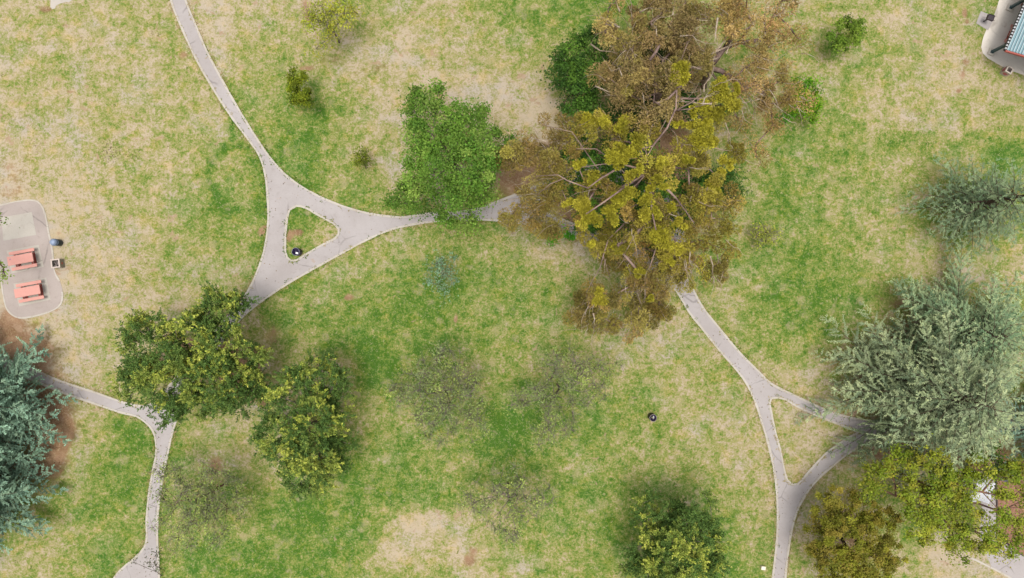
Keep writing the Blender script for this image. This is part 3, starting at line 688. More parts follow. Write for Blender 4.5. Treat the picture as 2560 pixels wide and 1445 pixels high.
# --- broadleaf crowns: loose clumps of leaves
def broadleaf(name, label, lobes, cols, dens=9, per=70, size=.17, spread=.42, seed=1, base=None, cat='tree', group=None, trunk=.16, bark=None, k=.42, zmin=-.35, zs=.75, inner=.45, twig=0, wl=.6, upb=.8, clcol=None, top_f=.55, mat=None, tip=.01):
    rs = np.random.RandomState(seed); lob = lobes_world(lobes); b = base_of(lob) if base is None else G(*base)
    root = tree_root(name, b, label, cat, group)
    Cc, Li = clump_centres(rs, lob, dens, zs, zmin, inner)
    zc = np.mean([c_[2] for c_, r in lob]); top = np.array([*(b[:2] * .6 + base_of(lob)[:2] * .4), zc * top_f])
    sub = Cc if len(Cc) < 420 else Cc[rs.choice(len(Cc), 420, False)]
    sk_local(rs, root, b, top, sub, trunk, tip, mat=bark or M_BARK)
    n = len(Cc) * per; ci = np.repeat(np.arange(len(Cc)), per)
    off = rs.randn(n, 3) * spread * np.array([1, 1, .7]) * (.45 + 1.0 * rs.rand(len(Cc)) ** 1.5)[ci][:, None]
    P = Cc[ci] + off; P[:, 2] = np.maximum(P[:, 2], .06)
    lc = np.array([c_ for c_, r in lob])[Li[ci]]
    nrm = unit(unit(P - lc) * .5 + np.array([0, 0, upb]) + rs.randn(n, 3) * .5); ax = unit(np.cross(nrm, rs.randn(n, 3)))
    L = size * rs.uniform(.6, 1.35, n); V = leaves(P, ax, nrm, L, L * wl)
    C = pal(rs, len(Cc), clcol or cols, k, .28)[ci] * .65 + pal(rs, n, cols, k, .22) * .35
    finish(root, V, C, mat or M_LEAF)
    if twig: twigs_obj(rs, Cc, twig, .8, .012, M_TWIG, root)
    return root

# --- evergreen with upright finger sprays, yellow-green young tips
def sprayed(name, label, lobes, old, young, dens=10, fing=9, per=34, seed=1, group=None, k=.44, size=.14, flen=.75, bark=None, zmin=-.4, cat='tree', trunk=.2, yfrac=.5, inner=.35, spread=1.0):
    rs = np.random.RandomState(seed); lob = lobes_world(lobes); b = base_of(lob); root = tree_root(name, b, label, cat, group)
    Cc, Li = clump_centres(rs, lob, dens, .8, zmin, inner); zc = np.mean([c_[2] for c_, r in lob])
    sub = Cc if len(Cc) < 380 else Cc[rs.choice(len(Cc), 380, False)]
    sk_local(rs, root, b, np.array([b[0], b[1], zc * .5]), sub, trunk, .012, mat=bark or M_TWIG)
    nc = len(Cc); lc = np.array([c_ for c_, r in lob])[Li]; out = unit(Cc - lc)
    fi = np.repeat(np.arange(nc), fing); fd = unit(out[fi] * .5 + np.array([0, 0, .18]) + rs.randn(nc * fing, 3) * np.array([.65, .65, .4])); fl = flen * rs.uniform(.5, 1.25, nc * fing)
    fb = Cc[fi] + rs.randn(nc * fing, 3) * .13 * spread
    li = np.repeat(np.arange(nc * fing), per); tt = rs.rand(len(li)) ** .8
    P = fb[li] + fd[li] * (fl[li] * tt)[:, None] + rs.randn(len(li), 3) * (.02 + .05 * (1 - tt))[:, None]; P[:, 2] = np.maximum(P[:, 2], .06)
    ax = unit(fd[li] * .6 + rs.randn(len(li), 3) * .75); nrm = unit(np.array([0, 0, 1.1]) + rs.randn(len(li), 3) * .55); L = size * rs.uniform(.6, 1.3, len(li))
    V = leaves(P, ax, nrm, L, L * .5)
    # which sprays carry young growth: those high on the crown and in the open
    hz = (Cc[:, 2] - Cc[:, 2].min()) / (np.ptp(Cc[:, 2]) + .01)
    patch = vnoise(Cc[:, 0] * .9 + seed * 9, Cc[:, 1] * .9 + 3)
    y = np.clip((.12 + hz * .35 + patch * .55 + rs.randn(nc) * .3 - (1.12 - yfrac)) * 2.6, 0, 1)
    yy = np.clip(y[fi][li] * (.2 + .85 * tt), 0, 1)[:, None]
    C = pal(rs, len(li), old, k * 1.6, .16) * (1 - yy) + pal(rs, len(li), young, k * 1.25, .14) * yy
    finish(root, V, C, M_LEAF)
    return root

# --- conifers with flat feathery boughs
def conifer(name, label, bpx, h, Rad, cols, seed=1, nb=85, group=None, k=.60, z0=1.1, droop=.12, sprig=.24, gap=.2, tipc=None, w=.055, az_fill=1.0, bark=None, lean=(0, 0)):
    rs = np.random.RandomState(seed); b = G(*bpx); root = tree_root(name, b, label, 'tree', group); o = np.zeros(3)
    m = MB(); tp = np.array([lean[0], lean[1], h]); m.tube([(0, 0, 0), tp * .35, tp * .7, tp], [.22, .17, .1, .02], 8)
    VV = []; CC = []; az = rs.rand() * 6
    cl = rs.rand(9) * 2 * PI
    for i in range(nb):
        f = (i + rs.rand()) / nb; z = z0 + (h - z0 - .15) * f ** 1.45; az += 2.39996 + rs.randn() * .35
        L = Rad * (1 - (z - z0) / (h - z0)) ** .68 * rs.uniform(.6, 1.12) + .35
        d = np.array([math.cos(az), math.sin(az), 0]); n = max(5, int(L / .22)); s = np.linspace(0, 1, n)
        rise = .28 + .42 * f
        bend = rs.randn() * .2; dp = np.array([-d[1], d[0], 0])
        P = np.array([lean[0] * z / h, lean[1] * z / h, z]) + np.outer(s * L, d) + np.outer(bend * L * s ** 2, dp); P[:, 2] += L * (rise * s - (droop + .25) * s ** 2)
        P[:, 2] = np.maximum(P[:, 2], .15); m.tube(P, list(np.linspace(.03 + .02 * (1 - f), .006, n)), 4)
        # side twigs
        nt = max(6, int(L / gap)); ts = np.linspace(.12, 1.0, nt) + rs.randn(nt) * .02; ts = np.clip(ts, .05, 1.0)
        for q, t_ in enumerate(ts):
            fi = t_ * (n - 1); i0 = min(int(fi), n - 2); p = P[i0] + (P[i0 + 1] - P[i0]) * (fi - i0); tg = unit(P[i0 + 1] - P[i0])
            sd_ = 1 if q % 2 else -1; sp_ = unit(np.cross(np.array([0, 0, 1.]), tg)); a_ = R(rs.uniform(22, 70))
            td = unit(tg * math.cos(a_) + sp_ * sd_ * math.sin(a_) + np.array([0, 0, rs.randn() * .16 + .05]))
            tl = (.16 + .36 * L * (1 - t_) ** .75 * (t_ > .1) * rs.uniform(.55, 1.2)) if t_ < .985 else .35
            tl = min(tl, 1.5); ns = max(3, int(tl / .052)); ss = np.linspace(.05, 1, ns)
            TP = p + np.outer(ss * tl, td) + np.outer(tl * ss ** 2, rs.randn(3) * .16); TP[:, 2] -= .12 * tl * ss ** 2
            alt = np.where(np.arange(ns) % 2, 1, -1)[:, None]; ts_ = unit(np.cross(td, np.array([0, 0, 1.])))
            ax = unit(td * .9 + ts_ * alt * .6 + rs.randn(ns, 3) * .28 + np.array([0, 0, .12])); Ls = sprig * (1.1 - .55 * ss) * rs.uniform(.65, 1.3, ns)
            V = leaves(TP, ax, unit(np.array([0, 0, 1.]) + rs.randn(ns, 3) * .45), Ls, w * rs.uniform(.8, 1.4, ns))
            c0 = pal(rs, 1, cols, k, .13); c1 = pal(rs, 1, tipc or cols, k, .12)
            VV.append(V); CC.append(c0 + (c1 - c0) * (t_ * .5 + .5 * ss[:, None]) * (rs.rand() < .55) + rs.randn(ns, 1) * .008)
            # spine of the twig as a strip of needles
            A = TP[:-1]; B = TP[1:]; sw = ts_ * w * .35
            VV.append(np.stack([A - sw, A + sw, B + sw, B - sw], 1)); CC.append(np.repeat(c0, ns - 1, 0))
    m.build('trunk', bark or M_BARK, root, True)
    V = np.concatenate(VV); C = np.clip(np.concatenate(CC), .004, .9)
    quads_obj('crown', V, C, M_NEEDLE, root)
    return root

# --- gum trees: puffs of narrow leaves on pale limbs
def gum(name, label, base, top, puffs, brown, limbs, dead, seed, cols_y, cols_b, group, k=.42, bz=9.0, dens=1.6, per_y=520, per_b=190, rtrunk=.2, thin=1.0, dull=None):
    rs = np.random.RandomState(seed); b = G(*base); root = tree_root(name, b, label, 'tree', group); tpw = G(*top)
    pc_ = np.array([G(x, y, z) for x, y, z, r in puffs]).reshape(-1, 3); pr = np.array([r / PPM * (CAM_H - z) / CAM_H for x, y, z, r in puffs])
    lob = lobes_world(brown); Bc, Li = clump_centres(rs, lob, dens, .55, -.5, .2); Br = rs.uniform(.4, .85, len(Bc))
    tg = np.concatenate([pc_ - np.array([0, 0, .3]), Bc]) if len(pc_) else Bc
    ex = [([G(*q) for q in P], r0, r1) for P, r0, r1 in limbs]
    sk_local(rs, root, b, tpw, tg, rtrunk, .014, mat=M_GUM, extra=ex, wob=.22, bias=.35)
    VV = []; CC = []
    for (c_, r) in zip(pc_, pr):                       # dense rounded puffs, made of smaller balls
        nb_ = max(4, int(16 * r)); bd = rdir(rs, nb_, -.15); bc = c_ + bd * r * np.array([.85, .85, .6]) * rs.uniform(.35, 1.15, (nb_, 1)); n = int(per_y * r * r * 7.0) + 200
        bi = rs.randint(0, nb_, n); d = rdir(rs, n, -.4); br = r * .42 * rs.uniform(.6, 1.25, nb_)
        P = bc[bi] + d * (br[bi] * (rs.rand(n) ** .35))[:, None]; ax = unit(d + rs.randn(n, 3) * .55 + np.array([0, 0, .2])); L = rs.uniform(.1, .19, n)
        VV.append(leaves(P, ax, unit(np.cross(ax, rs.randn(n, 3))), L, L * .42))
        bt = rs.uniform(.68, 1.12, (nb_, 1)); cA = pal(rs, 1, cols_y, k, .08)
        CC.append((pal(rs, n, cols_y, k, .15) * .5 + cA * .5) * 1.12 * bt[bi])
    n = len(Bc) * per_b; ci = np.repeat(np.arange(len(Bc)), per_b)
    nb_ = 5; bd = rdir(rs, len(Bc) * nb_, -.4); bc = np.repeat(Bc, nb_, 0) + bd * (np.repeat(Br, nb_) * .8)[:, None]
    bi = ci * nb_ + rs.randint(0, nb_, n); d = rdir(rs, n, -.6); P = bc[bi] + d * (Br[ci] * .5 * rs.rand(n) ** .3)[:, None] * thin; P[:, 2] = np.maximum(P[:, 2], .3)
    ax = unit(d + rs.randn(n, 3) * .6 + np.array([0, 0, -.1])); L = rs.uniform(.1, .2, n); VV.append(leaves(P, ax, unit(np.cross(ax, rs.randn(n, 3))), L, L * .4))
    lt = (.78 + .5 * rs.rand(len(lob)))[Li]; bcol = pal(rs, len(Bc), cols_b, k, .35)
    if dull is not None:
        m_ = (Bc[:, 0] < dull[0]) | (Bc[:, 1] < dull[1]); bcol[m_] = pal(rs, int(m_.sum()), dull[2], k, .35)
    CC.append(1.15 * (bcol * lt[:, None])[ci] * .65 + pal(rs, n, cols_b, k, .2) * .35)
    finish(root, np.concatenate(VV), np.concatenate(CC), M_LEAF)
    twigs_obj(rs, Bc[rs.permutation(len(Bc))[:int(len(Bc) * .8)]] + np.array([0, 0, .25]), 3, 1.1, .014, M_PALETWIG, root, up=.35, seg=4)
    # bleached dead branches, each a part of its own
    o = np.array(root.location)
    for P in dead:
        m = MB(); Q = [G(*q) - o for q in P]; Q = catmull(Q, .5); Q = [q + rs.randn(3) * .035 for q in Q]; r0 = rs.uniform(.045, .075); m.tube(Q, list(np.linspace(r0, .014, len(Q))), 5)
        for _ in range(3):
            i = rs.randint(len(Q) // 2, len(Q)); d = unit(unit(np.array(Q[-1]) - np.array(Q[0])) + rs.randn(3) * .6); ln = rs.uniform(.5, 1.4)
            pp = [Q[i] + d * ln * f + rs.randn(3) * .05 * f for f in (0, .35, .7, 1)]; m.tube(pp, [.018, .015, .01, .006], 3)
        m.build('dead_branch', M_DEAD, root, True)
    for _ in range(int(32 * len(lob) / 12)):
        c_, r = lob[rs.randint(len(lob))]; s = c_ + rdir(rs, 1, .3)[0] * r * .75; d = unit((c_ - tpw) * np.array([1, 1, .3]) + rs.randn(3) * r * 1.2); ln = rs.uniform(.8, 2.4)
        pts = [s]
        for kk in range(5): d = unit(d + rs.randn(3) * .3); pts.append(pts[-1] + d * ln / 5)
        MB().tube([q - o for q in pts], [.028, .024, .02, .014, .01, .006], 3).build('dead_branch', M_DEAD, root, True)
    return root

# ------------------------------------------------------------------ the trees
GUMG = 'gum trees in the clump'
Y1 = [(194, 186, 58), (170, 166, 52), (204, 192, 72), (152, 148, 50)]
B1 = [(158, 140, 66), (138, 128, 52), (180, 150, 84), (126, 112, 66), (166, 158, 64), (184, 170, 72), (176, 166, 62), (150, 146, 56), (98, 90, 46), (172, 136, 78), (128, 126, 50)]
B2 = [(160, 142, 90), (168, 138, 94), (146, 136, 70), (162, 152, 74), (178, 150, 104), (138, 122, 80)]
B3 = [(172, 142, 88), (182, 142, 94), (156, 138, 74), (148, 134, 70), (182, 154, 104)]
zf = 11.0
puffs1 = [(1640, 447, 13, 17), (1598, 428, 13, 15), (1655, 408, 13, 16), (1662, 470, 12.8, 13), (1455, 560, 9.6, 14), (1700, 560, 11, 15), (1670, 650, 9, 14), (1495, 742, 6.6, 22), (1790, 480, 10, 16), (1720, 400, 12, 14), (1590, 354, 12.5, 20), (1539, 389, 12.5, 26), (1567, 389, 12.6, 22), (1545, 410, 12, 16), (1760, 335, 12, 24), (1750, 356, 12, 24), (1779, 356, 11.5, 15), (1576, 483, 12, 20), (1572, 441, 12, 16), (1614, 505, 12, 20), (1607, 542, 11.5, 20), (1654, 589, 11, 30), (1489, 547, 10, 24), (1532, 547, 10.5, 20), (1546, 495, 11, 22), (1690, 622, 10, 20), (1675, 519, 11, 15), (1810, 413, 10, 22), (1487, 450, 10.5, 20), (1781, 465, 10, 16),
          (1479, 299, 10, 20), (1509, 309, 10.5, 20), (1552, 316, 11, 22), (1446, 412, 10, 16), (1459, 517, 10, 26), (1529, 526, 10.5, 20), (1599, 679, 8.5, 15), (1549, 620, 9, 17), (1479, 609, 8.5, 11), (1640, 535, 11.5, 16), (1625, 745, 6.5, 11), (1420, 505, 9, 14), (1400, 462, 9, 12), (1630, 470, 12.4, 14)]
brown1 = [(1330, 380, 9, 50), (1400, 400, 9.5, 60), (1335, 500, 8, 50), (1420, 330, 9, 55), (1290, 560, 7, 32), (1400, 540, 8.5, 60), (1500, 480, 9, 55), (1560, 560, 9.5, 60), (1650, 560, 10, 70), (1680, 430, 11, 65), (1650, 370, 11.5, 60), (1760, 420, 10, 50), (1740, 540, 10, 65), (1785, 590, 9, 38), (1720, 640, 8.5, 50), (1640, 660, 8, 45), (1570, 690, 7, 40), (1490, 750, 6, 36), (1600, 775, 5.5, 48), (1660, 755, 6, 34), (1490, 812, 5, 26), (1560, 330, 10.5, 45), (1500, 310, 10, 40), (1787, 685, 7, 16), (1290, 400, 8, 28), (1740, 480, 10.5, 50), (1500, 640, 8, 24), (1275, 545, 7, 26), (1300, 505, 7.5, 30), (1290, 385, 8, 34), (1310, 430, 8, 34), (1360, 470, 8, 40), (1560, 655, 7, 50), (1630, 690, 6.5, 45), (1500, 760, 5.5, 45), (1600, 770, 5, 55), (1480, 800, 4.6, 34), (1650, 770, 5, 36), (1545, 640, 6, 40), (1480, 600, 6.5, 40), (1700, 690, 6.4, 22), (1450, 790, 4.5, 16), (1610, 720, 6, 40), (1520, 615, 7, 40), (1600, 645, 7, 40), (1660, 690, 6, 34), (1680, 640, 7, 30), (1320, 540, 6.5, 34), (1360, 560, 6.5, 34), (1812, 560, 9, 34), (1800, 640, 8, 30), (1828, 400, 9, 26), (1765, 668, 7, 26), (1540, 740, 6, 42), (1530, 790, 5, 30), (1590, 800, 5, 28), (1702, 655, 7, 34), (1690, 680, 6.6, 22), (1445, 770, 5, 24), (1660, 790, 4.8, 20), (1820, 500, 8, 22)]
limbs1 = [([(1625, 425, 11), (1640, 440, 11.4), (1660, 465, 11.7), (1690, 495, 12)], .17, .09), ([(1690, 495, 12), (1710, 522, 12), (1735, 556, 11.8)], .08, .04),
          ([(1625, 430, 11), (1626, 480, 11.3), (1630, 530, 11.5), (1640, 575, 11.5)], .14, .06), ([(1618, 430, 11), (1570, 462, 11.5), (1510, 505, 11.6), (1465, 535, 11.4)], .13, .05),
          ([(1612, 425, 11), (1560, 412, 11.8), (1500, 447, 11.6), (1470, 470, 11.3), (1420, 452, 11), (1395, 437, 10.8), (1340, 440, 10.4)], .13, .03), ([(1410, 446, 10.9), (1375, 460, 10.6), (1345, 485, 10.2)], .05, .02),
          ([(1625, 422, 11), (1615, 395, 11.6), (1632, 365, 12), (1600, 372, 12.3), (1590, 375, 12.4)], .14, .05), ([(1632, 365, 12), (1668, 320, 12.5), (1690, 270, 13), (1692, 225, 13.2)], .12, .06),
          ([(1590, 395, 11.5), (1530, 400, 11.6), (1490, 372, 11.4), (1440, 372, 11)], .09, .03), ([(1560, 410, 11.6), (1510, 410, 11.6), (1455, 418, 11.2)], .08, .03),
          ([(1560, 560, 9), (1520, 600, 9), (1508, 640, 8.6), (1500, 670, 8.2), (1482, 700, 7.6), (1468, 728, 7)], .09, .025), ([(1508, 640, 8.6), (1517, 670, 8), (1526, 700, 7.4)], .05, .02),
          ([(1640, 620, 9), (1622, 675, 8.4), (1611, 712, 7.8), (1595, 728, 7.4), (1560, 729, 7)], .08, .02), ([(1608, 722, 7.6), (1592, 740, 7.2), (1602, 758, 6.8), (1588, 768, 6.4)], .04, .015), ([(1615, 700, 8), (1614, 745, 7)], .03, .012),
          ([(1500, 430, 10), (1430, 330, 10.4), (1380, 318, 10.2), (1350, 308, 10)], .06, .02)]
dead1 = [[(1775, 640, 9), (1780, 665, 8.6), (1782, 690, 8)], [(1725, 630, 9.4), (1722, 650, 9.2), (1735, 660, 8.8)], [(1483, 780, 6.4), (1488, 800, 6), (1480, 815, 5.4)], [(1590, 585, 10), (1575, 610, 9.8), (1560, 635, 9.2)], [(1370, 355, 10), (1335, 345, 9.6)], [(1810, 300, 10), (1822, 335, 9.6), (1820, 365, 9)], [(1790, 370, 10), (1830, 380, 9)], [(1340, 385, 9.6), (1305, 365, 9)]]
gum('gum_tree', 'tall gum tree with golden yellow leaf puffs and radiating pinkish limbs, lowest of the clump', (1560, 487), (1625, 425, 11), puffs1, brown1, limbs1, dead1, 11, Y1, B1, GUMG, dens=3.0, per_b=640, dull=(3.6, 1.2, [(146, 132, 80), (128, 116, 72), (158, 146, 80), (146, 118, 76), (110, 102, 58), (168, 140, 76), (152, 146, 68)]))
puffs2 = [(1702, 170, 13, 20), (1702, 199, 13, 18), (1690, 185, 13, 16), (1795, 216, 12, 22), (1841, 219, 11.5, 14), (1815, 239, 12, 22), (1825, 266, 12, 25), (1798, 292, 11.5, 24), (1742, 272, 12, 20), (1692, 306, 11, 15), (1755, 322, 11.5, 20), (1770, 262, 11.8, 16), (1720, 312, 11, 14), (1765, 300, 11.5, 16)]
brown2 = [(1560, 150, 10, 70), (1520, 220, 9.5, 45), (1640, 100, 11, 80), (1560, 40, 10, 65), (1600, 250, 11, 65), (1700, 50, 11, 70), (1740, 130, 11.5, 60), (1660, 200, 12, 60), (1760, 210, 11.5, 45), (1560, 250, 10, 40), (1640, 290, 11, 40), (1680, 0, 10.5, 60), (1790, 300, 10, 40), (1600, -40, 10, 60), (1520, 90, 9, 30), (1700, 270, 11, 35), (1620, 60, 8, 80), (1700, 150, 8, 80), (1580, 200, 8, 70), (1720, 230, 8.5, 40), (1740, 20, 9, 50)]
limbs2 = [([(1692, 225, 13.2), (1672, 245, 12.8), (1645, 258, 12.2), (1636, 255, 12)], .13, .1), ([(1645, 258, 12.2), (1665, 272, 12), (1690, 276, 12), (1730, 255, 12.4), (1755, 232, 12.6)], .1, .03), ([(1690, 276, 12), (1725, 272, 12.2), (1780, 256, 12.4)], .08, .03), ([(1650, 110, 12), (1640, 130, 12), (1625, 150, 11.8)], .14, .12), ([(1692, 220, 13.2), (1705, 215, 13.4)], .1, .05)]
dead2 = [[(1550, 30, 11), (1540, 8, 11)], [(1545, 65, 10.5), (1515, 45, 10.8), (1492, 40, 10.6)], [(1550, 70, 10.5), (1520, 60, 10), (1500, 48, 9.6)], [(1560, 100, 10.5), (1575, 120, 11), (1585, 135, 11)], [(1640, 90, 12), (1645, 70, 12), (1635, 60, 12)], [(1560, 200, 11), (1545, 170, 11), (1530, 180, 11)], [(1680, 40, 12), (1685, 10, 12)], [(1560, 240, 11), (1568, 215, 11.4)], [(1485, 215, 9.6), (1520, 230, 10), (1545, 232, 10.4)], [(1480, 110, 9), (1500, 125, 9.6), (1520, 128, 10)], [(1795, 45, 12), (1790, 80, 12), (1785, 110, 12)], [(1760, 232, 13), (1762, 210, 13.2), (1778, 190, 13.4)], [(1780, 255, 13), (1725, 256, 12.8)], [(1758, 262, 12.8), (1762, 245, 13), (1772, 236, 13)], [(1700, 90, 12.4), (1730, 88, 12.6), (1740, 100, 12.6)], [(1600, 30, 11), (1620, 20, 11.4)]]
gum('gum_tree', 'brown gum tree with tangled grey twigs at the top of the clump', (1622, 270), (1650, 235, 10), puffs2, brown2, limbs2, dead2, 12, Y1, B2, GUMG, dens=2.3, per_b=600)
brown3 = [(1820, 80, 10, 70), (1860, 190, 9, 55), (1900, 120, 9, 55), (1900, 250, 8, 50), (1830, 10, 10, 60), (1940, 60, 9, 45), (1960, 190, 8, 35), (1960, 270, 7, 40), (1860, 310, 8, 30), (1880, 370, 6, 30), (1990, 120, 7, 28), (1860, 250, 9, 30), (1960, 20, 8, 36), (1930, 310, 6.5, 24), (1985, 240, 7, 22)]
dead3 = [[(1785, 130, 10), (1830, 112, 9.6), (1885, 100, 9)], [(1780, 135, 10), (1800, 115, 10), (1820, 90, 9.8), (1850, 65, 9.6), (1885, 35, 9)], [(1865, 205, 9), (1900, 232, 8.6), (1930, 255, 8), (1968, 286, 7)], [(1905, 245, 8.6), (1875, 252, 8.6)], [(1868, 207, 9), (1925, 213, 8)], [(1880, 195, 9), (1912, 166, 8.6)], [(1815, 135, 10), (1835, 95, 9.6)], [(1765, 155, 10.6), (1800, 143, 10)], [(1920, 98, 8.6), (1948, 82, 8)], [(1885, 145, 9), (1912, 132, 8.6)], [(1945, 200, 8), (1935, 215, 8)], [(1840, 44, 10), (1895, 45, 9)], [(1740, 170, 11), (1765, 172, 10.8)], [(1880, 300, 7.6), (1888, 272, 8)]]
gum('gum_tree', 'thin rust coloured gum tree with long bleached branches pointing right', (1760, 215), (1770, 170, 8), [], brown3, [([(1770, 170, 8), (1800, 120, 9), (1830, 60, 9.4), (1850, 0, 9.4)], .12, .04)], dead3, 13, Y1, B3, GUMG, dens=3.5, per_b=330, rtrunk=.26, thin=1.35)

# dark green understorey
DG = [(52, 84, 30), (66, 104, 34), (42, 70, 28), (84, 120, 44), (58, 92, 40)]
DC = [(58, 92, 32), (88, 128, 44), (44, 74, 28), (104, 140, 48), (52, 84, 30)]
UG = 'dark leafy trees under the gums'
broadleaf('understorey_tree', 'dark green dense tree at the left shoulder of the gum clump', [(1440, 150, 5, 55), (1408, 185, 4.5, 40), (1450, 225, 5, 50), (1495, 110, 5, 45), (1440, 268, 4.5, 36), (1480, 175, 5.5, 45), (1480, 270, 5, 30)], DG, dens=12, per=90, size=0.17, seed=21, group=UG, spread=.28, clcol=DC, k=.46)
broadleaf('understorey_tree', 'dark green tree glimpsed under the limbs of the lowest gum tree', [(1500, 405, 5, 65), (1560, 440, 5, 60), (1450, 375, 4.5, 45), (1540, 510, 5, 55), (1480, 470, 5, 40), (1620, 480, 4.6, 60), (1680, 440, 4.6, 55), (1700, 530, 4.4, 55), (1630, 560, 4.4, 50), (1420, 440, 4, 40), (1600, 380, 5, 45), (1740, 480, 4.2, 45), (1560, 590, 4, 40), (1650, 630, 3.6, 36), (1480, 540, 4, 40)], [(60, 110, 30), (48, 88, 28), (78, 128, 40)], dens=9, per=100, size=0.17, seed=22, group=UG, spread=.28, clcol=DC, k=.5)
broadleaf('understorey_tree', 'dark green tree showing at the right edge of the gum clump', [(1818, 470, 4, 30), (1832, 430, 4, 18), (1800, 500, 4, 26), (1780, 450, 4, 30)], DG, dens=12, per=100, size=.17, seed=23, group=UG, k=.4)
broadleaf('understorey_tree', 'very dark tree in the gap between the gum trees', [(1590, 305, 5, 42), (1640, 295, 5, 36), (1540, 290, 5, 32), (1600, 230, 5, 40), (1660, 200, 5, 50), (1720, 270, 5, 40), (1560, 190, 5, 40), (1640, 120, 5, 50)], DG, dens=10, per=100, size=.19, seed=24, group=UG, k=.38)
broadleaf('sapling', 'bright green sapling poking out under the left lower edge of the gum clump', [(1400, 590, 1.6, 20), (1425, 580, 1.8, 16), (1385, 598, 1.3, 12)], [(78, 150, 30), (100, 165, 36), (58, 120, 28)], dens=22, per=70, size=.14, spread=.22, seed=25, cat='sapling', trunk=.04)
broadleaf('shrub', 'bright green shrub at the right tip of the rust coloured gum', [(2022, 225, 2.2, 24), (2030, 262, 2.2, 24), (2005, 250, 2.2, 20), (1985, 285, 1.8, 16), (2022, 290, 2, 16), (2000, 212, 2, 12)], [(84, 148, 24), (112, 160, 30), (64, 122, 22), (150, 160, 36)], dens=24, per=80, size=.15, spread=.22, seed=26, cat='shrub', trunk=.05)
broadleaf('sapling', 'small green sapling below the rust coloured gum, left of the bright shrub', [(1955, 302, 1.4, 13), (1940, 298, 1.2, 9)], [(62, 128, 34), (84, 146, 30)], dens=30, per=36, size=.13, spread=.17, seed=27, cat='sapling', trunk=.03)

# leafy tree over the path
T4 = [(1062, 270, 6.4, 40), (1035, 300, 6, 28), (1090, 238, 5.6, 24), (1060, 232, 5.4, 20), (1110, 300, 6.2, 32), (1152, 278, 5.6, 24), (1205, 288, 5.4, 18), (1180, 320, 6.6, 38), (1130, 360, 8.6, 52), (1195, 370, 8, 42), (1080, 360, 7.4, 40), (1160, 425, 9, 56), (1095, 430, 8.4, 48), (1040, 385, 6.6, 30), (1035, 440, 6.6, 34), (1005, 480, 5, 24), (985, 500, 4.6, 14), (1055, 500, 6.4, 38), (1205, 440, 7.4, 38), (1232, 395, 6, 30), (1262, 345, 5, 26), (1245, 330, 5, 18), (1130, 495, 7.6, 42), (1190, 490, 6, 32), (1150, 550, 4.2, 22), (1110, 530, 5, 18), (1175, 560, 3.6, 16), (1125, 560, 3.6, 12), (1020, 520, 4.4, 14), (1050, 330, 6.4, 34)]
broadleaf('plane_tree', 'bushy bright green broadleaf tree overhanging the path beside the gums', T4, [(82, 122, 38), (106, 142, 50), (58, 94, 30), (146, 170, 78), (90, 126, 42)], dens=8, per=170, size=0.15, spread=0.33, seed=31, k=0.47, trunk=.22, wl=.75, bark=M_TWIG)
r_ = broadleaf('sparse_tree', 'thin yellow-green young tree at the top edge', [(805, 40, 4.5, 40), (845, 50, 4.5, 36), (775, 65, 4, 24), (800, 120, 3, 18), (830, 15, 4.5, 30), (895, 25, 3.6, 16), (835, 95, 3.4, 18), (850, 20, 4.5, 30), (815, 80, 4, 22)], [(140, 152, 40), (116, 138, 34), (164, 166, 60), (156, 146, 50)], dens=9, per=48, size=0.15, spread=.36, seed=32, base=(848, 106), group='thin yellow-green trees', k=.5, trunk=.07, twig=3, bark=M_TWIG)
broadleaf('columnar_shrub', 'dense dark green columnar shrub leaning by the upper left path', [(745, 190, 2.8, 20), (735, 210, 2.6, 19), (752, 222, 3.0, 26), (765, 245, 2.6, 20), (745, 245, 2.2, 18), (758, 260, 1.8, 14), (732, 232, 2, 14)], [(84, 104, 18), (118, 132, 26), (50, 70, 16), (142, 150, 38)], dens=22, per=110, size=.13, spread=0.15, seed=33, cat='shrub', k=0.52, trunk=.07)
broadleaf('sapling', 'lone little olive sapling between the columnar shrub and the leafy tree', [(903, 395, 1.9, 15), (898, 410, 1.6, 12), (914, 405, 1.6, 11), (905, 384, 1.7, 9)], [(104, 120, 30), (132, 140, 40), (84, 100, 28)], dens=34, per=60, size=.12, spread=.18, seed=34, cat='sapling', trunk=.03, base=(915, 420))
broadleaf('round_shrub', 'dense olive green round shrub on the lawn near the shelter', [(2112, 75, 2.6, 28), (2135, 72, 2.6, 24), (2090, 100, 2.4, 22), (2085, 118, 2.0, 16), (2130, 100, 2.4, 22), (2148, 88, 2, 14), (2110, 105, 2.4, 20)], [(76, 104, 30), (104, 130, 40), (50, 76, 24), (126, 146, 54)], dens=20, per=90, size=.14, spread=0.16, seed=35, cat='shrub', k=0.56, trunk=.08)
broadleaf('sapling', 'faint blue-green sapling in the middle of the lawn', [(1090, 675, 2, 26), (1115, 660, 1.8, 18), (1105, 700, 2, 24), (1080, 705, 1.6, 18), (1125, 690, 1.8, 18), (1110, 735, 1.2, 10), (1135, 645, 1.5, 9)], [(110, 142, 108), (128, 158, 124), (92, 124, 92)], dens=17, per=20, size=.15, spread=.24, seed=36, cat='sapling', k=.5, trunk=.04, twig=1, bark=M_TWIG)
broadleaf('low_shrub', 'sparse yellow-green low shrub right of the gum clump', [(1905, 575, 1.4, 20), (1930, 590, 1.4, 18), (1900, 600, 1.2, 16), (1945, 580, 1.1, 10), (1878, 575, 1, 11), (1920, 612, 1, 11)], [(134, 146, 44), (108, 124, 40), (92, 92, 60), (156, 158, 62)], dens=22, per=30, size=.13, spread=.22, seed=37, cat='shrub', k=0.62, trunk=.04, twig=4)

